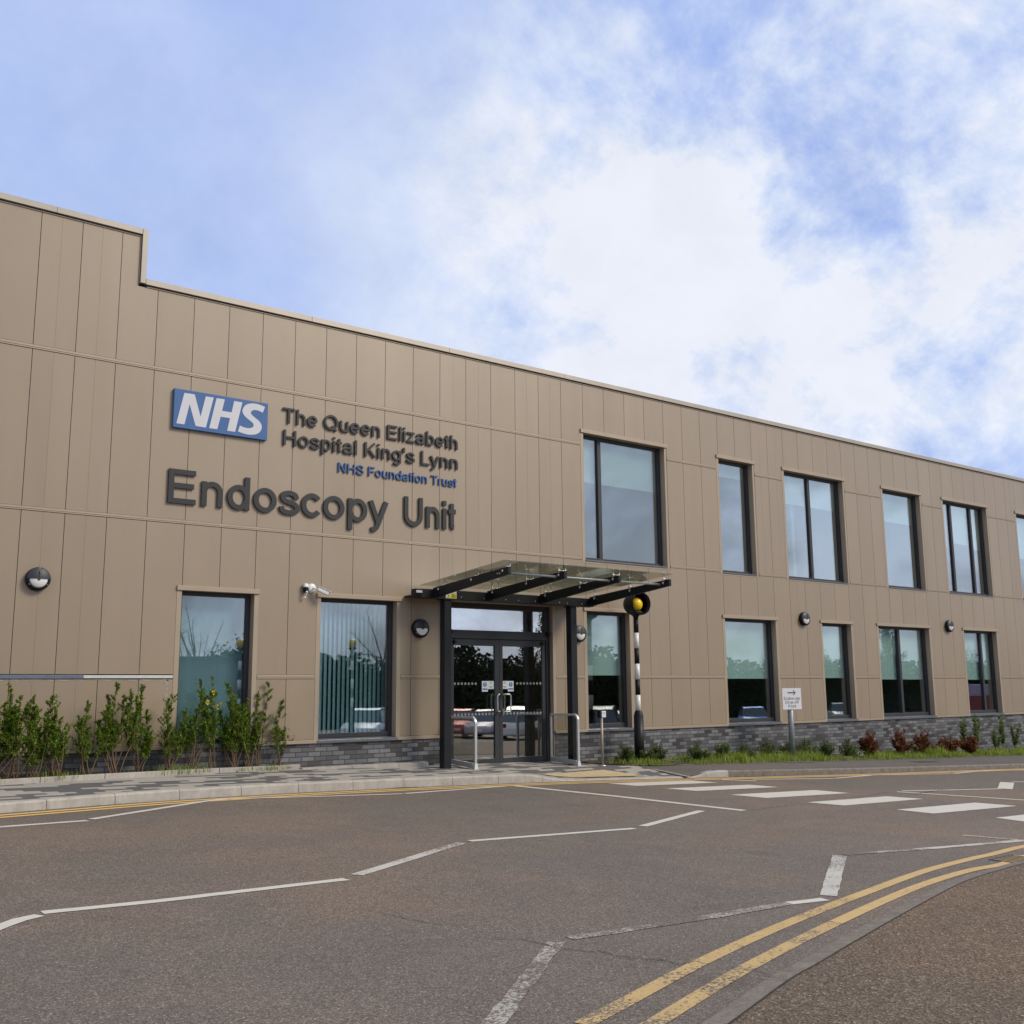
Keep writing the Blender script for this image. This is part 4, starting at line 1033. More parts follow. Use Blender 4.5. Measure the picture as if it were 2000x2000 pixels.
# bed edging on the left, wall edging up to the post
mb = MB(); x = -8.0
while x < 7.6:
    xe = x+.905
    for a, b in ((x+.004, xe-.004),):
        ya, yb = edge_y(a), edge_y(b); za, zb_ = zpave(a, ya), zpave(b, yb); h = .075
        mb.hexa([(a, ya, za-.1), (a, ya+.05, za-.1), (a, ya+.05, za+h), (a, ya, za+h)], [(b, yb, zb_-.1), (b, yb+.05, zb_-.1), (b, yb+.05, zb_+h), (b, yb, zb_+h)])
    x = xe
x = 7.95
while x < 10.3:
    xe = min(x+.905, 10.36); a, b = x+.003, xe-.003; ha, hb = .02+(a-7.9)*.022, .02+(b-7.9)*.022
    ya, yb = D-.10-(a-7.9)*.02, D-.10-(b-7.9)*.02
    mb.hexa([(a, ya, zpave(a, ya)-.1), (a, D+.011, zpave(a, D)-.1), (a, D+.011, zpave(a, D)+ha), (a, ya, zpave(a, ya)+ha)], [(b, yb, zpave(b, yb)-.1), (b, D+.011, zpave(b, D)-.1), (b, D+.011, zpave(b, D)+hb), (b, yb, zpave(b, yb)+hb)]); x = xe
tag(mb.build('edging', M['kerb'], None, .006), kind='structure')
# soil beds
grid_sheet('planting_bed', frange(-8, 8.0, .25), lambda x: (edge_y(x)+.04, D+.02), M['soil'], lambda x, y: zpave(x, y)+.035+.012*math.sin(x*9)*math.cos(y*13), 4)
grid_sheet('planting_bed', frange(13.85, 58, .25), lambda x: (g_edge(x)+.03, D+.02), M['soil'], lambda x, y: zpave(x, y)+.012+.012*math.sin(x*9)*math.cos(y*13), 5)
grid_sheet('planting_bed', frange(15.9, 16.9, .25), lambda x: (15.3, 15.9), M['path'], lambda x, y: zpave(x, y)+.03, 1)

# ------------------------------------------------------------------ road markings
def mark(name, px, w, mat, dz=.004, jag=.004):
    pl = [G(*p).xy for p in px]; out = [pl[0]]
    for a, b in zip(pl, pl[1:]):
        m = max(1, int((b-a).length/.12))
        for i in range(1, m+1): out.append(a.lerp(b, i/m))
    mb = MB(); A = offset_line(out, w/2); B = offset_line(out, -w/2)
    A = [p+Vector((rnd.uniform(-jag, jag), rnd.uniform(-jag, jag))) for p in A]; B = [p+Vector((rnd.uniform(-jag, jag), rnd.uniform(-jag, jag))) for p in B]
    n = len(out); mb.add([(p.x, p.y, zroad(p.x, p.y)+dz) for p in A+B], [(i, i+1, n+i+1, n+i) for i in range(n-1)])
    return tag(mb.build(name, mat, fixn=False), kind='structure')
ZW = .10
mark('zigzag_line', [(-60, 1619.5), (0, 1615.6), (170.8, 1603.2)], .10, M['w_new'])
mark('zigzag_line', [(178, 1600.5), (400, 1565.6), (445, 1560.4)], .10, M['w_new'], .0046)
mark('zigzag_line', [(448, 1560.6), (636, 1555.8), (786, 1550.9)], .085, M['w_new'], .0052)
mark('zigzag_line', [(792, 1550.2), (985, 1535.9)], .10, M['w_new'])
mark('give_way_line', [(1006, 1535.2), (1200, 1555.2), (1453, 1583.6)], .155, M['w_new'], .0046)
mark('zigzag_line', [(-40, 1828), (0, 1811), (38, 1797), (76, 1788.5)], .105, M['w_new'])
mark('zigzag_line', [(82, 1783.2), (300, 1761.5), (480, 1740.5), (676, 1717.8)], .105, M['w_new'])
mark('zigzag_line', [(697, 1709.5), (900, 1646.9)], .115, M['w_mid'])
mark('zigzag_line', [(917, 1643), (1240, 1618.4)], .10, M['w_new'])
mark('zigzag_line', [(1256, 1613.8), (1370, 1584)], .11, M['w_new'])
mark('zigzag_line', [(930, 2045), (965, 2000), (1086, 1841)], .105, M['w_old'], .004, .008)
mark('zigzag_line', [(1112, 1832.5), (1200, 1820.5), (1400, 1789), (1540, 1765)], .10, M['w_old'], .004, .007)
mark('zigzag_line', [(1541, 1764.8), (1612, 1757)], .10, M['w_new'], .004, .004)
mark('zigzag_line', [(1618, 1750), (1640, 1671.2)], .135, M['w_mid'], .004, .006)
mark('zigzag_line', [(1650, 1669.3), (1790, 1659.5)], .10, M['w_old'], .004, .006)
mark('zigzag_line', [(1791, 1659.4), (2000, 1641.9), (2040, 1638.5)], .10, M['w_mid'], .004, .006)
mark('give_way_line', [(1880, 1631.8), (1990, 1641)], .10, M['w_mid'], .0046, .006)
mark('zigzag_line', [(1411, 1522.9), (1477, 1525.9)], .13, M['w_new'], .0046)
mark('zigzag_line', [(1470, 1522.6), (1629, 1520.9)], .09, M['w_new'])
mark('zigzag_line', [(1632, 1520.5), (1701, 1514.4)], .09, M['w_new'])
mark('zigzag_line', [(1704, 1513.8), (1859, 1511.5)], .08, M['w_new'])
mark('zigzag_line', [(1862, 1511.2), (1915, 1505.9)], .08, M['w_new'])
mark('zigzag_line', [(1917, 1505.4), (2030, 1503.6)], .08, M['w_new'])
mark('zigzag_line', [(1762, 1545.2), (1956, 1541)], .09, M['w_new'])
mark('zigzag_line', [(1963, 1541), (1967, 1528.4)], .25, M['w_new'], .0046)
mark('zigzag_line', [(1976, 1527.4), (2030, 1527.2)], .09, M['w_new'])
mark('give_way_line', [(1752, 1546.9), (2040, 1565.8)], .12, M['w_new'], .0052)
# zebra stripes
Q = [[(1187, 1530.4), (1349, 1524.8), (1402.9, 1528.8), (1244.5, 1535.3)],
     [z4(480, 388), z4(1270, 353), z4(1555, 375), z4(770, 412)],
     [(1425.7, 1552.6), (1591.3, 1543.4), (1659.6, 1549.4), (1498, 1559)],
     [(1576, 1567.4), (1732.5, 1555.6), (1804, 1560.8), (1649.5, 1573.6)],
     [z5(730, 685), z5(1470, 618), z5(1870, 650), z5(1080, 722)]]
QW = [[G(*p).xy for p in q] for q in Q]
QW.append([a+(a-b) for a, b in zip(QW[-1], QW[-2])]); QW.append([a+(a-b) for a, b in zip(QW[-1], QW[-2])])
for q in QW:
    mb = MB(); m = 24; top_ = [q[0].lerp(q[1], i/m) for i in range(m+1)]; bot = [q[3].lerp(q[2], i/m) for i in range(m+1)]
    vs = [(p.x+rnd.uniform(-.006, .006), p.y+rnd.uniform(-.006, .006), zroad(p.x, p.y)+.004) for p in top_+bot]
    mb.add(vs, [(i, i+1, m+1+i+1, m+1+i) for i in range(m)]); tag(mb.build('zebra_stripe', M['w_new'], fixn=False), kind='structure')
# double yellow lines
fkc = [p for p in FK if -7 < p.x < 50]
strip_obj('yellow_line', offset_line(fkc[::2], -.20), .095, M['y_far'], .0034); strip_obj('yellow_line', offset_line(fkc[::2], -.385), .095, M['y_far'], .0034)
YA = smooth([G(*q).xy for q in (z7(-300, 1700), z7(0, 1545), z7(780, 1130), z7(1400, 842), z7(1932, 622), z6(450, 690), z6(1000, 490), z6(1450, 372), z6(1620, 335), z6(1932, 258), z6(2300, 200))], 8)
YB = smooth([G(*q).xy for q in (z7(-100, 1960), z7(370, 1690), z7(1210, 1185), z7(1932, 812), z6(600, 775), z6(1000, 612), z6(1400, 490), z6(1720, 428), z6(1932, 355), z6(2300, 290))], 8)
def yl(pl, cut=None):
    segs = [pl] if cut is None else [pl[:cut+1], pl[cut:]]
    for s_, m in zip(segs, (M['y_old'], M['y_new'])): strip_obj('yellow_line', s_, .10, m, .004)
ca = min(range(len(YA)), key=lambda i: (YA[i]-G(*z6(300, 740)).xy).length); yl(YA, ca)
cb_ = min(range(len(YB)), key=lambda i: (YB[i]-G(*z6(100, 980)).xy).length); yl(YB, cb_)
# cracks in the road
M['crack'] = simple('crack', (.018, .016, .015), 1)
def crack(px, w=.010, seed=1):
    r = random.Random(seed); pl = [G(*p).xy for p in px]; out = []
    for a, b in zip(pl, pl[1:]):
        m = max(2, int((b-a).length/.04))
        for i in range(m): out.append(a.lerp(b, i/m)+Vector((r.uniform(-.012, .012), r.uniform(-.012, .012))))
    mb = MB(); n = len(out); vs = []
    for sgn in (1, -1):
        for i, p in enumerate(out):
            d = (out[min(i+1, n-1)]-out[max(i-1, 0)]).normalized(); ww = w*r.uniform(.15, .9)*(.3+.7*math.sin(PI*i/(n-1))); q = p+Vector((-d.y, d.x))*ww/2*sgn; vs.append((q.x, q.y, zroad(q.x, q.y)+.0058))
    mb.add(vs, [(i, i+1, n+i+1, n+i) for i in range(n-1)]); tag(mb.build('road_crack', M['crack'], fixn=False), kind='structure')
def zB(x, y): return (600+x*.36232, 1450+y*.36232)
crack([zB(215, 895), zB(350, 908), zB(430, 930), zB(600, 965), zB(720, 988), zB(850, 995), zB(930, 1010)], .010, 1)
crack([z8(280, 650), z8(560, 655), z8(700, 680), z8(850, 722), z8(960, 740), z8(1150, 762), z8(1330, 770), z8(1450, 815), z8(1640, 825), z8(1932, 880)], .013, 2)
crack([z7(0, 1060), z7(200, 1085), z7(480, 1095), z7(620, 1140), z7(750, 1105), z7(870, 1135), z7(960, 1128)], .012, 3)
crack([z7(620, 1145), z7(760, 1175), z7(860, 1182)], .008, 4); crack([z7(1090, 1170), z7(1200, 1165), z7(1300, 1192), z7(1500, 1240)], .011, 5)
crack([z3(300, 470), z3(600, 500), z3(780, 520), z3(1000, 560), z3(1180, 590), z3(1350, 610)], .014, 6)
crack([z4(1240, 600), z4(1420, 575), z4(1650, 550), z4(1932, 525)], .02, 7); crack([z5(330, 575), z5(640, 520), z5(900, 540), z5(1100, 505), z5(1500, 470), z5(1720, 460)], .03, 8)

r = random.Random(3); mb = MB()
for k in range(900):
    x = r.choice([r.uniform(3, 16), r.gauss(8.9, .15), r.gauss(16.4, .5), r.uniform(16, 34)]); p = fk_at(x); yy = p.y-abs(r.gauss(0, .05))-.01; z = zroad(x, yy)+.006
    add_leaf_ = Vector((x, yy, z)); a = r.uniform(0, 6.28); L = r.uniform(.006, .022); dx, dy = math.cos(a)*L, math.sin(a)*L
    mb.add([(x, yy, z), (x+dx*.5-dy*.35, yy+dy*.5+dx*.35, z+.004), (x+dx, yy+dy, z+.001), (x+dx*.5+dy*.35, yy+dy*.5-dx*.35, z+.003)], [(0, 1, 2, 3)])
tag(mb.build('litter', M['twig'], fixn=False), 'dry leaf bits and grit along the foot of the far kerb', 'debris', kind='stuff')
# drain grate at the near kerb, two access covers on the far footway
gc = G(*z6(1840, 385)).xy; dv = (YB[-3]-YB[-8]).normalized(); nv = Vector((-dv.y, dv.x)); gz = zroad(gc.x, gc.y)
o = thing('drain_grate', (gc.x, gc.y, gz), 'slotted iron drain grate on the yellow line at the right edge', 'drain')
mb = MB(); mb.sheet([(*(gc+dv*a+nv*b), gz+.0045) for a, b in ((-.24, -.13), (.24, -.13), (.24, .13), (-.24, .13))]); mb.build('pit', M['crack'], o, fixn=False)
mb = MB()
for i in range(12):
    c = gc+dv*(-.22+.04*i); obox(mb, (c.x, c.y, gz+.009), Vector((dv.x, dv.y, 0))*.010, Vector((nv.x, nv.y, 0))*.12, (0, 0, .005), 1 if i % 2 else 0)
for s_ in (-1, 1): c = gc+nv*s_*.128; obox(mb, (c.x, c.y, gz+.009), Vector((dv.x, dv.y, 0))*.24, Vector((nv.x, nv.y, 0))*.012, (0, 0, .006), 0)
mb.build('bars', [M['frame'], M['y_new']], o)
for (qx, qy, lab, mt) in ((1558, 1489, 'dark patterned access cover in the footway below the drop-off sign', 'frame'), (1808, 1488.5, 'brown access cover in the footway below the red shrubs', 'bark')):
    c = G(qx, qy, PAVEP); o = thing('access_cover', c, lab, 'cover')
    mb = MB(); ax, ay = .45, .14
    mb.box(c.x-ax, c.x+ax, c.y-ay, c.y+ay, 0, .004); mb.v = [(v_[0], v_[1], zpave(v_[0], v_[1])+.006+v_[2]) for v_ in mb.v]; mb.build('lid', M[mt], o)
    mb = MB()
    for i in range(9):
        u = c.x-ax+.06+i*.098; mb.box(u, u+.035, c.y-ay+.02, c.y+ay-.02, 0, .002)
    mb.v = [(v_[0], v_[1], zpave(v_[0], v_[1])+.0105+v_[2]) for v_ in mb.v]; mb.build('tread_bars', M['galv' if mt == 'frame' else 'twig'], o)

# ------------------------------------------------------------------ plants
def add_leaf(mb, p, d, up, L, w, mi=0):
    d = d.normalized(); s_ = d.cross(up); s_ = s_.normalized() if s_.length > 1e-5 else d.orthogonal().normalized(); nrm = s_.cross(d)
    a, b, c, e = p, p+d*L*.45+s_*w+nrm*w*.35, p+d*L, p+d*L*.45-s_*w+nrm*w*.35
    mb.add([a, b, c, e], [(0, 1, 2), (0, 2, 3)], mi)
def rv(r, a=1): return Vector((r.uniform(-a, a), r.uniform(-a, a), r.uniform(-a, a)))
def shrub(px, py, top_px, label, width=.45, stems=7, leaves=1100, seed=1, flowers=None, lean=0, name='hedge_shrub', group='young hedge shrubs in the bed on the left'):
    r = random.Random(seed); base = G(px, py, (PAVEP[0]-.05, PAVEP[1], PAVEP[2])); 
    y = max(edge_y(base.x)+.12, min(base.y, 15.72)); base = Vector((base.x*1.0, y, 0)); d = ray(px, py); base.x = d.x/d.y*y; base.z = zpave(base.x, y)+.03
    dt = ray(*top_px); tz = dt.z/dt.y*(y-.02); tx = dt.x/dt.y*(y-.02); H = tz-base.z
    o = thing(name, base, label, 'shrub', group)
    st = MB(); lf = MB()
    per = leaves//stems
    width *= 1.12; stems = int(stems*1.25)
    for i in range(stems):
        ang = r.uniform(0, 2*PI); sp_ = width*.5*r.uniform(.1, 1.15)
        h = H*(1 if i == 0 else r.uniform(.42, .93)); tipx = tx if i == 0 else base.x+(tx-base.x)*h/H+sp_*math.cos(ang); tipy = base.y+(0 if i == 0 else sp_*.6*math.sin(ang))
        b0 = base+Vector((r.uniform(-.06, .06), r.uniform(-.05, .05), -.03)); tip = Vector((tipx, tipy, base.z+h)); midp = b0.lerp(tip, .45)+Vector((sp_*.35*math.cos(ang)+r.uniform(-.05, .05), sp_*.2*math.sin(ang)+r.uniform(-.05, .05), 0))
        pts = [Vector(p) for p in ((b0), b0.lerp(midp, .5)+rv(r, .02), midp, midp.lerp(tip, .5)+rv(r, .03), tip)]
        sm = []
        for a, b in zip(pts, pts[1:]): sm += [a, a.lerp(b, .5)+rv(r, .008)]
        sm.append(pts[-1]); st.tube(sm, [.009*(1-.8*k/(len(sm)-1))+.0015 for k in range(len(sm))], 5)
        # side twigs carrying the leaves
        nt = max(6, per//13)
        for k in range(nt):
            f_ = .40+.60*((k+r.random())/nt)**.9; q = f_*(len(sm)-1); j = min(int(q), len(sm)-2); p = sm[j].lerp(sm[j+1], q-j)
            tl = (.27*(1-f_)+.05)*r.uniform(.4, 1.6); dr = Vector((r.uniform(-1, 1), r.uniform(-1, 1), r.uniform(.5, 1.5))).normalized()
            e = p+dr*tl; st.tube([p, e], [.0028, .001], 3, caps=False)
            nl = int(3.0*per/nt*r.uniform(.7, 1.3))
            for m in range(nl):
                u = r.uniform(.1, 1); pp = p.lerp(e, u)+rv(r, .008); ld = (dr*.6+rv(r, 1)).normalized(); add_leaf(lf, pp, ld, Vector((r.uniform(-.4, .4), r.uniform(-.4, .4), 1)), r.uniform(.020, .044), r.uniform(.007, .0125))
    st.build('stems', M['twig'], o, fixn=False); lf.build('foliage', M['leaf'], o, fixn=False)
    if flowers:
        fl = MB()
        for fx, fy in flowers:
            d = ray(fx, fy); c = d/d.y*(y-.08)
            for k in range(16): add_leaf(fl, c+rv(r, .022), rv(r, 1), Vector((0, 0, 1)), .034, .014)
        fl.build('flowers', M['flower'], o, fixn=False)
def z31(x, y): return (x*.3106, 1050+y*.3106)
SH = [(-25, 1532, -10, 1352, .7, 9, 2600, 'dense hedge shrub cut by the left edge of the picture'),
      (22, 1527, 22, 1345, .62, 9, 2600, 'tall dense hedge shrub at the far left below the wall light'),
      (60, 1525, 66, 1378, .45, 6, 1100, 'thin low hedge shrub between two denser ones on the left'),
      (107, 1523, 98, 1360, .52, 8, 1900, 'full hedge shrub left of the gap showing the brown panel'),
      (166, 1517, 172, 1372, .42, 6, 1100, 'slender forked hedge shrub right of the gap in the hedge'),
      (222, 1512, 228, 1341, .56, 9, 2400, 'bushy hedge shrub below the joint of the blue and white rails'),
      (273, 1508, 280, 1345, .42, 5, 1500, 'upright single stemmed hedge shrub below the white rail'),
      (326, 1511, 340, 1355, .50, 8, 1300, 'open fan shaped hedge shrub at the left corner of the first window'),
      (374, 1508, 394, 1328, .44, 6, 1700, 'tall hedge shrub with a spire left of the yellow flowers'),
      (455, 1504, 448, 1337, .50, 8, 2200, 'bushy hedge shrub right of the yellow flowers in front of the window'),
      (488, 1500, 484, 1370, .40, 7, 1500, 'shorter hedge shrub at the right jamb of the first window'),
      (508, 1498, 526, 1335, .22, 3, 620, 'thin leaning hedge shrub beside the last one by the bare plinth'),
      (541, 1500, 552, 1368, .46, 6, 900, 'last small hedge shrub standing at the bare brick plinth')]
for i, (a, b, c, d, w, s_, n_, lab) in enumerate(SH): shrub(a, b, (c, d), lab, w, s_, n_, 20+i)
shrub(415, 1507, (417, 1328), 'lanky plant with small yellow flowers in front of the first window', .22, 4, 620, 77, flowers=[(417, 1352), (405, 1372), (431, 1374), (424, 1380)], name='flowering_weed', group='young hedge shrubs in the bed on the left')

def blades(mb, r, x, y, z, n, h, spread):
    for _ in range(n):
        a = r.uniform(0, 2*PI); q = spread*math.sqrt(r.random()); bx_, by_ = x+q*math.cos(a), y+q*math.sin(a); hh = h*r.uniform(.5, 1.15); w = r.uniform(.002, .0045)*1.4
        dx, dy = r.uniform(-.5, .5)*hh, r.uniform(-.5, .5)*hh; an = r.uniform(0, PI); sx2, sy2 = math.cos(an)*w, math.sin(an)*w
        mb.add([(bx_-sx2, by_-sy2, z-.01), (bx_+sx2, by_+sy2, z-.01), (bx_+dx*.45+sx2*.7, by_+dy*.45+sy2*.7, z+hh*.65), (bx_+dx*.45-sx2*.7, by_+dy*.45-sy2*.7, z+hh*.65), (bx_+dx, by_+dy, z+hh)], [(0, 1, 2, 3), (3, 2, 4)])
r = random.Random(5); mb = MB()
x = 14.6
while x < 45:
    yE = g_edge(x)
    dens = max(0, .5+.55*math.sin(x*1.7)*math.sin(x*.63+1)+.3*math.sin(x*5.1))
    for k in range(6):
        y = yE+.05+r.random()*(.75 if k < 4 else 1.0)
        if y < D-.05: blades(mb, r, x+r.uniform(-.1, .1), y, zpave(x, y)+.01, int(6+24*dens), .035+.155*dens*r.uniform(.4, 1.5), .11)
    x += .085
tag(mb.build('grass', M['grass'], fixn=False), 'uncut bright green grass along the plinth on the right', 'grass', kind='stuff')
mb = MB()
for cx_, cy_, n_, h, sp_ in ((5.75, 15.80, 110, .13, .28), (6.05, 15.85, 110, .12, .3), (3.9, 15.45, 60, .15, .2), (4.15, 15.5, 50, .12, .2), (2.6, 15.2, 60, .1, .3), (6.9, 15.93, 60, .06, .2), (7.45, 15.98, 120, .07, .25), (7.2, 15.95, 80, .06, .2), (3.2, 15.3, 50, .07, .2), (5.2, 15.7, 40, .06, .2), (14.5, 15.45, 90, .09, .3), (15.3, 15.3, 80, .07, .3)):
    blades(mb, r, cx_, cy_, zpave(cx_, cy_)+.03, n_, h, sp_)
tag(mb.build('grass', M['grass'], fixn=False), 'tufts of grass among the hedge shrubs', 'grass', kind='stuff')

def bush(px, py, h, w, mat, label, seed, name, group, n=700, yoff=None, tall=False, L=.035):
    r = random.Random(seed); y = yoff; d = ray(px, py); p0 = d/d.y*y; base = Vector((p0.x, y, zpave(p0.x, y)+.01))
    o = thing(name, base, label, 'shrub', group); st = MB(); lf = MB()
    ns = 4 if tall else 22
    for i in range(ns):
        a = r.uniform(0, 2*PI); sp_ = w*.5*r.uniform(.15, 1); tip = base+Vector((sp_*math.cos(a), sp_*.8*math.sin(a), h*(r.uniform(.6, 1.0) if tall else r.uniform(.45, 1.0)*math.sqrt(max(.15, 1-(sp_/(w*.56))**2))))); mid = base.lerp(tip, .5)+rv(r, .02)
        st.tube([base+rv(r, .02), mid, tip], [.006, .004, .0015], 4, caps=False)
        for k in range(n//ns):
            u = r.uniform(.25, 1.0); p = (base.lerp(mid, u*2) if u < .5 else mid.lerp(tip, u*2-1))+rv(r, .035 if not tall else .02); add_leaf(lf, p, Vector((r.uniform(-1, 1), r.uniform(-1, 1), r.uniform(-.1, 1.1))), Vector((r.uniform(-.5, .5), r.uniform(-.5, .5), 1)), L*r.uniform(.6, 1.3), L*.28)
    st.build('stems', M['twig'], o, fixn=False); lf.build('foliage', mat, o, fixn=False)
GG = 'low green shrubs in the bed on the right'
for i, (a, b, h, w, y, lab) in enumerate([
    (1222, 1491, .33, .40, 15.5, 'low green shrub left of the beacon foot'),
    (1268, 1494, .24, .36, 15.35, 'lowest green shrub hugging the right of the beacon foot'),
    (1286, 1492, .36, .38, 15.5, 'rounded green shrub a step right of the beacon foot'),
    (1367, 1489, .36, .42, 15.25, 'dark green shrub where the grass strip begins'),
    (1414, 1486, .36, .40, 15.45, 'second dark green shrub along the grass strip'),
    (1455, 1484, .30, .40, 15.5, 'flat green shrub third along the grass strip'),
    (1500, 1482, .38, .50, 15.5, 'green shrub with reddish tips left of the sign post'),
    (1538, 1480, .30, .40, 15.6, 'small green shrub just left of the sign post'),
    (1575, 1482, .42, .55, 15.4, 'bushy green shrub just right of the sign post'),
    (1612, 1480, .36, .50, 15.5, 'loose green shrub second to the right of the sign post'),
    (1655, 1480, .36, .50, 15.35, 'dense green shrub beside the first red shrub')]):
    bush(a, b, h*1.25, w*1.35, M['leafd'], lab, 40+i, 'low_shrub', GG, 1700, y, L=.042)
GR = 'red leaved shrubs in the bed on the right'
for i, (a, b, h, w, lab) in enumerate([
    (1701, 1475, .60, .62, 'rounded dark red shrub nearest the sign post'),
    (1763, 1477, .66, .66, 'tall peaked red shrub second from the sign post'),
    (1806, 1475, .56, .72, 'broad red shrub in the middle of the red row'),
    (1855, 1471, .50, .70, 'spreading red shrub with one tall shoot'),
    (1894, 1474, .52, .64, 'red shrub farthest right below the leafy saplings')]):
    bush(a, b, h*1.05, w*1.15, M['leafr'], lab, 60+i, 'red_shrub', GR, 2600, 15.2, L=.06)
for i, (a, b, h, w, lab) in enumerate([
    (1885, 1466, 1.0, .35, 'leafy sapling behind the last red shrub'), (1911, 1468, 1.15, .5, 'tallest glossy leaved sapling at the plinth'),
    (1945, 1467, .75, .5, 'low glossy sapling second from the right edge'), (1960, 1465, 1.15, .35, 'upright glossy sapling near the right edge'), (1984, 1468, 1.15, .5, 'glossy sapling at the right edge of the picture')]):
    bush(a, b, h*.9, w*.9, M['leafg'], lab, 80+i, 'sapling', 'glossy saplings by the plinth', 300, 15.5, True, .085)
# white daisies
mb = MB(); r = random.Random(9)
for cx_, n_ in ((1682, 14), (1771, 6), (1520, 5)):
    for k in range(n_):
        d = ray(cx_+r.uniform(-7, 7), 1471+r.uniform(-4, 6)); p = d/d.y*15.05
        mb.lathe([(0, .004), (.016, .003), (.017, 0)], p, 'z', 7)
tag(mb.build('daisies', M['white'], fixn=False), 'scattered small white daisies in the grass strip', 'flowers', kind='stuff')

# ------------------------------------------------------------------ what stands behind the camera (seen in the glass)
def car(x, y, rot, col, label, L=4.2, Wd=1.78, H=1.5, seed=0):
    gz = zroad(x, y)+.03; o = thing('parked_car', (x, y, gz), label, 'car', 'cars parked opposite the hospital'); o.rotation_euler = (0, 0, rot)
    paintm = simple('car_paint_%d' % seed, col, .38, .1, .05, 2, .5)
    def sub(mb, name, m, bevel=0, par=o):
        me_o = mb.build(name, m, None, bevel); me_o.parent = par; return me_o
    # body cross-sections along the length
    secs = [(-L/2, .34, .62, .72), (-L/2+.08, .26, .80, .82), (-L/2+.6, .22, .92, .88), (-L/2+1.3, .20, .95, .89), (0, .20, .94, .89), (L/2-1.2, .20, .93, .89), (L/2-.5, .22, .84, .87), (L/2-.1, .28, .70, .80), (L/2, .36, .58, .70)]
    mb = MB(); loops = []
    for u, z0_, z1_, hw in secs:
        hw *= Wd/1.78; loops.append([(u, -hw*.96, z0_), (u, -hw, z0_+.2), (u, -hw*.97, z1_-.1), (u, -hw*.86, z1_), (u, hw*.86, z1_), (u, hw*.97, z1_-.1), (u, hw, z0_+.2), (u, hw*.96, z0_)])
    for a, b in zip(loops, loops[1:]): mb.add(a+b, [(k, (k+1) % 8, 8+(k+1) % 8, 8+k) for k in range(8)], 0, True)
    mb.add(loops[0], [tuple(range(8))]); mb.add(loops[-1], [tuple(range(8))]); sub(mb, 'body', paintm)
    k = H/1.5; ch = [(-L/2+.55, .90), (-L/2+.85, 1.34*k), (-L/2+1.25, 1.45*k), (.15, 1.47*k), (.55, 1.40*k), (L/2-1.05, .92)]
    mb = MB(); A = [(u, -(.84 if z < 1 else .62)*Wd/1.78, z) for u, z in ch]; B = [(u, -q, z) for u, q, z in A]; mb.hexa(A, B); sub(mb, 'window_band', M['glassblk'], .02)
    mb = MB(); A = [(u, -.60*Wd/1.78, z) for u, z in [(-L/2+.80, 1.36*k), (-L/2+1.22, 1.475*k), (.15, 1.495*k), (.60, 1.41*k)]]; B = [(u, -q, z) for u, q, z in A]; mb.hexa(A, B); sub(mb, 'roof', paintm, .02)
    for wx in (-L/2+.75, L/2-.82):
        for sgn in (-1, 1):
            mb = MB(); mb.lathe([(.20, -.01), (.30, 0), (.32, .04), (.32, .16), (.30, .20)], (wx, sgn*(Wd/2-.02)+(.19 if sgn > 0 else 0)-.0, .31), 'y', 24); wh = sub(mb, 'wheel', M['rubber'])
            mb = MB(); mb.lathe([(0, -.012 if sgn < 0 else .2), (.21, -.008 if sgn < 0 else .2)], (wx, sgn*(Wd/2-.02)+(.19 if sgn > 0 else 0)-(.0), .31), 'y', 20); rm = mb.build('rim', M['alu']); rm.parent = wh
    for sgn in (-1, 1):
        mb = MB(); mb.box(L/2-.16, L/2-.02, sgn*.60-.14, sgn*.60+.14, .60, .70); sub(mb, 'headlight', M['white'], .02)
        mb = MB(); mb.box(-L/2-.005, -L/2+.1, sgn*.62-.11, sgn*.62+.11, .66, .86); sub(mb, 'tail_light', M['taill'], .02)
    mb = MB(); mb.box(L/2-.01, L/2+.012, -.26, .26, .42, .53); sub(mb, 'number_plate', M['decal'])
M['glassblk'] = simple('car_glass', (.10, .12, .14), .06); M['taill'] = simple('tail_light', (.30, .01, .01), .2)
YM = D+.155
def place(px, Y, *a, **k):       # stands on the reflected sight line through the glass, at depth Y
    d = ray(px, 1331); car(d.x/d.y*(2*YM-Y), Y, *a, **k)
place(902, -16, 2.35, (.62, .02, .045), 'red hatchback reflected in the left door leaf', seed=1)
place(956, -13.5, 2.5, (.45, .42, .48), 'grey hatchback reflected beside the red car', seed=2)
place(1016, -11, -.80, (.70, .70, .68), 'silver estate car reflected in the right door leaf', seed=3, H=1.66)
place(1178, -6, -.75, (.02, .02, .022), 'black off roader reflected in the window right of the doors', seed=4, H=1.74)
place(1212, -9.5, -.75, (.4, .4, .45), 'grey car reflected beside the black off roader', seed=8)
place(1470, -12, 2.35, (.16, .34, .80), 'blue car reflected in the wide lower window', seed=5)
place(1640, -16, 2.4, (.35, .38, .42), 'pale car reflected in the narrow lower window', seed=6)
place(722, -8.5, 2.3, (.75, .78, .82), 'light grey car reflected in the slatted blind window', seed=7)
# low flat roofed block and red container
gb = thing('low_building', (12, -14, -2), 'low flat roofed grey green building behind the camera', 'building')
mb = MB(); mb.box(-18, 24, -24, -14, -3.5, 1.35); mb.build('wall', simple('lowwall', (.16, .18, .17), .7, 0, .15, .8), gb)
mb = MB(); mb.box(-18.2, 24.2, -24.2, -13.8, 1.35, 1.55); mb.build('roof', M['frame'], gb)
rc = thing('red_container', (80, -10, -4.6), 'red site container with a white top panel', 'container')
mb = MB(); mb.box(73, 87, -12, -9, -4.8, -.75); mb.build('box', simple('redbox', (.25, .012, .012), .5), rc, .03)
mb = MB(); mb.box(78.5, 87, -12, -9, -.75, .05); mb.build('fascia', simple('lilacbox', (.50, .46, .62), .5), rc, .03)
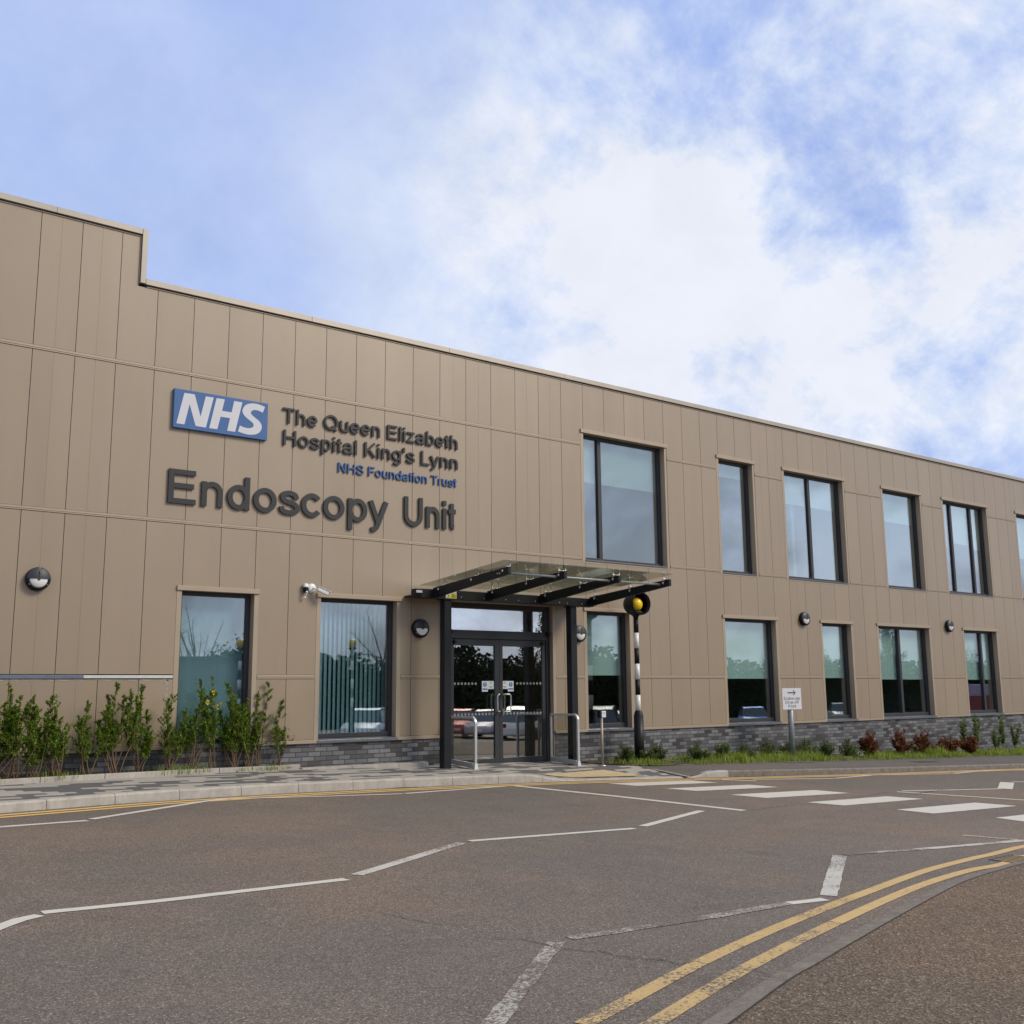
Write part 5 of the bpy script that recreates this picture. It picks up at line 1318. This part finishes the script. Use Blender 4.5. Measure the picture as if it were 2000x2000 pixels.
# street lamps
def lamp(x, y, h, label):
    gz = zroad(x, y); o = thing('street_lamp', (x, y, gz), label, 'street lamp', 'street lamps behind the camera')
    mb = MB(); mb.tube([(x, y, gz), (x, y, h-.3), (x+.1, y, h), (x+1.2, y, h+.05)], [.09, .06, .05, .04], 8); mb.build('column', M['galv'], o)
    mb = MB(); mb.box(x+1.2, x+1.8, y-.12, y+.12, h-.02, h+.1); mb.build('lantern', M['galv'], o, .03)
lamp(17, -20, 4.4, 'street lamp reflected in the first lower window'); lamp(75, -12, 5.0, 'street lamp reflected in the last lower window')
beacon(14.3, -1.0, zroad(14.3, -1), 1.42, 'striped crossing beacon reflected in the first lower window', hood=False); beacon(17.6, .7, zroad(17.6, .7), 1.42, 'striped crossing beacon reflected in the slatted blind window', hood=False)
def tree(x, y, h, w, label, seed, conifer=False, bare=False):
    r = random.Random(seed); gz = -4.4; o = thing('tree', (x, y, gz), label, 'tree', 'trees behind the camera')
    tk = MB(); tk.tube([(x, y, gz), (x+.1, y, gz+h*.35), (x, y, gz+h*(.9 if conifer else .6))], [.22, .16, .05], 8); lf = MB()
    cz = gz+h*.6
    for i in range(26):
        a = r.uniform(0, 2*PI); f_ = r.uniform(.2, .95); z_ = gz+h*(.2+.75*f_) if conifer else gz+h*(.35+.6*r.random()); rr = w*.5*((1-f_)*1.0+.12 if conifer else math.sqrt(max(.05, 1-((z_-cz)/(h*.42))**2))*r.uniform(.5, 1))
        e = Vector((x+rr*math.cos(a), y+rr*math.sin(a), z_)); s0 = Vector((x, y, gz+h*(.15+.5*f_))); m_ = s0.lerp(e, .5)+rv(r, .2); tk.tube([s0, m_, e], [.07, .04, .015], 5, caps=False)
        if bare:
            for k in range(14):
                q = s0.lerp(e, r.uniform(.4, 1)); tk.tube([q, q+Vector((r.uniform(-1, 1), r.uniform(-1, 1), r.uniform(.2, 1.2)))*r.uniform(.3, .8)], [.014, .004], 3, caps=False)
        else:
            for k in range(170): p = s0.lerp(e, r.uniform(.35, 1.05))+rv(r, .38); add_leaf(lf, p, rv(r, 1), Vector((0, 0, 1)), .22, .08)
    tk.build('trunk', M['bark'], o, fixn=False)
    if lf.v: lf.build('crown', M['treeleaf'], o, fixn=False)
r = random.Random(31); mb = MB(); x = 14
while x < 190:      # dense heart of the hedge
    h = -1+2.3+.5*math.sin(x*.43)+.3*math.sin(x*1.31+2)+r.uniform(-.3, .3); mb.box(x, x+1.5, -38.6+r.uniform(-.4, .4), -37, -5, h); x += 1.45
for i in range(80000):
    x = r.uniform(14, 190); y = -35-r.random()**2*5; zz_ = -4.6+(7.0+.7*math.sin(x*.43)+.45*math.sin(x*1.31+2))*(r.random()**.75)
    add_leaf(mb, Vector((x, y, zz_)), rv(r, 1), Vector((0, 1, .3)), .42, .15)
tag(mb.build('hedge', M['hedgeleaf'], fixn=False), 'continuous dark hedge beyond the car park behind the camera', 'hedge', kind='stuff')
TL = ['broad green tree in the treeline behind the camera', 'tall dark conifer behind the camera', 'bare branching tree behind the camera']
i = 0
for x in range(18, 180, 8):
    kind = 1 if x in (66, 114) else (2 if x in (26, 42) else 0)
    o_ = tree(x+rnd.uniform(-1.5, 1.5), -38-rnd.uniform(0, 8), {0: rnd.uniform(8, 9.5), 1: 13, 2: 11}[kind], {0: 9, 1: 6.5, 2: 7}[kind], TL[kind]+(', number %d from the left' % (i+1) if False else ''), 200+i, kind == 1, kind == 2); i += 1

# ------------------------------------------------------------------ sky and light
w = bpy.data.worlds.new('World'); S.world = w; w.use_nodes = True; nt = w.node_tree; N = nt.nodes; Lk = nt.links
bg = N['Background']; sky = N.new('ShaderNodeTexSky'); sky.sky_type = 'NISHITA'; sky.sun_disc = False
SUN = Vector((.80, -1.0, 1.0)).normalized()
sky.sun_elevation = math.asin(SUN.z); sky.sun_rotation = math.atan2(SUN.x, SUN.y); sky.altitude = 0; sky.air_density = 1.0; sky.dust_density = 1.2; sky.ozone_density = 2.0
STR = .11; bg.inputs['Strength'].default_value = STR
tc = N.new('ShaderNodeTexCoord')
def wm(op, a, b=0.0):
    m = N.new('ShaderNodeMath'); m.operation = op
    for i_, v_ in enumerate((a, b)):
        if hasattr(v_, 'links'): Lk.new(v_, m.inputs[i_])
        else: m.inputs[i_].default_value = v_
    return m.outputs[0]
def wmr(v_, a, b, c, d, sm=True):
    m = N.new('ShaderNodeMapRange'); m.interpolation_type = 'SMOOTHSTEP' if sm else 'LINEAR'; Lk.new(v_, m.inputs[0])
    for i_, q in enumerate((a, b, c, d)): m.inputs[1+i_].default_value = q
    return m.outputs[0]
sep = N.new('ShaderNodeSeparateXYZ'); Lk.new(tc.outputs['Generated'], sep.inputs[0])
zz = wm('ADD', wm('MAXIMUM', sep.outputs[2], 0.0), .75)
comb = N.new('ShaderNodeCombineXYZ'); Lk.new(wm('DIVIDE', sep.outputs[0], zz), comb.inputs[0]); Lk.new(wm('DIVIDE', sep.outputs[1], zz), comb.inputs[1])
def wn(scale, det, rough, loc=(0, 0, 0), dist=0.0):
    mp = N.new('ShaderNodeMapping'); mp.inputs['Location'].default_value = loc; Lk.new(comb.outputs[0], mp.inputs[0])
    n_ = N.new('ShaderNodeTexNoise'); n_.inputs['Scale'].default_value = scale; n_.inputs['Detail'].default_value = det; n_.inputs['Roughness'].default_value = rough; n_.inputs['Distortion'].default_value = dist; Lk.new(mp.outputs[0], n_.inputs['Vector']); return n_.outputs['Fac']
def blob(px, py, inner, outer, amt):
    d = ray(px, py).normalized(); dot = N.new('ShaderNodeVectorMath'); dot.operation = 'DOT_PRODUCT'; Lk.new(tc.outputs['Generated'], dot.inputs[0]); dot.inputs[1].default_value = d
    return wmr(dot.outputs['Value'], math.cos(math.radians(outer)), math.cos(math.radians(inner)), 0, amt)
big = wn(2.6, 6, .55, (8.3, 4.1, 0), .3); fine_ = wn(8.0, 10, .64, (4.7, 2.9, 0), .2); puff = wn(17, 8, .62, (1.1, 6.3, 0), .15)
amp = wm('ADD', .20, blob(1560, 480, 3, 24, .95))
cov = wm('MULTIPLY', wm('ADD', wm('ADD', wm('MULTIPLY', wm('SUBTRACT', big, .5), .35), wm('MULTIPLY', wm('SUBTRACT', fine_, .5), 2.1)), wm('MULTIPLY', wm('SUBTRACT', puff, .5), .9)), amp)
cov = wm('ADD', cov, .75)
for px2, py2, i_, o2, am in ((1640, 350, .5, 7, -.20), (1560, 290, .5, 3.5, -.12), (1740, 430, .5, 3.5, -.14), (1440, 710, 1, 5.5, .17), (1310, 220, 1, 5, -.12), (1500, -60, 2, 12, -.14), (700, -150, 3, 14, -.10), (120, 60, 6, 28, -.22), (100, 500, 3, 14, -.08), (1930, 840, 1, 7, -.20), (1250, 720, 1, 6, -.08), (950, 330, 3, 13, .12), (1450, 620, 3, 13, .22), (1960, 520, 2, 9, .20), (1200, 420, 3, 11, .14), (1680, 110, 1, 6, .13), (1340, 60, 1, 5, .07), (1040, 20, 2, 8, -.14)):
    cov = wm('ADD', cov, blob(px2, py2, i_, o2, am))
cov = wmr(cov, .02, 1.0, 0, 1, False)
mixn = N.new('ShaderNodeValToRGB'); e = mixn.color_ramp.elements
stops = [(0, (.26, .41, .90)), (.25, (.38, .52, .95)), (.5, (.53, .65, .99)), (.75, (.74, .83, 1.04)), (1, (.94, .97, 1.06))]
while len(e) < len(stops): e.new(.5)
for i_, (p_, c_) in enumerate(stops): e[i_].position = p_; e[i_].color = (*[q/STR*.98 for q in c_], 1)
Lk.new(cov, mixn.inputs[0])
# greyer cloud undersides away from the building
shade = wmr(wn(4.2, 7, .56, (7, 2, 0), .5), .38, .62, .52, 1.18); backm = wmr(sep.outputs[1], -.25, .25, 1, 0)
sh = wm('SUBTRACT', wmr(wn(11, 9, .62, (2.2, 9.1, 0), .2), .30, .62, .965, 1.02), wm('MULTIPLY', wm('SUBTRACT', 1.0, shade), backm))
mul = N.new('ShaderNodeMix'); mul.data_type = 'RGBA'; mul.blend_type = 'MULTIPLY'; mul.inputs[0].default_value = 1
cs = N.new('ShaderNodeCombineColor'); [Lk.new(sh, cs.inputs[k]) for k in range(3)]
Lk.new(mixn.outputs[0], mul.inputs[6]); Lk.new(cs.outputs[0], mul.inputs[7])
fin = N.new('ShaderNodeMix'); fin.data_type = 'RGBA'; fin.inputs[0].default_value = .88
Lk.new(sky.outputs[0], fin.inputs[6]); Lk.new(mul.outputs[2], fin.inputs[7]); Lk.new(fin.outputs[2], bg.inputs['Color'])
sl = bpy.data.lights.new('sun', 'SUN'); sl.energy = 2.6; sl.angle = math.radians(20); sl.color = (1.0, .91, .78)
so = bpy.data.objects.new('sun', sl); COL.objects.link(so); so.rotation_euler = SUN.to_track_quat('Z', 'Y').to_euler(); so.location = (10, -10, 20)

# ------------------------------------------------------------------ camera and view
cam = bpy.data.cameras.new('camera'); cam.sensor_width = 36; cam.lens = 36*F_PX/2000; cam.clip_end = 2000; cam.clip_start = .05
co = bpy.data.objects.new('camera', cam); COL.objects.link(co)
co.matrix_world = Matrix(((RT.x, UP.x, -FW.x, 0), (RT.y, UP.y, -FW.y, 0), (RT.z, UP.z, -FW.z, 0), (0, 0, 0, 1)))
S.camera = co
S.view_settings.view_transform = 'Standard'; S.view_settings.look = 'None'; S.view_settings.exposure = 0; S.view_settings.gamma = 1
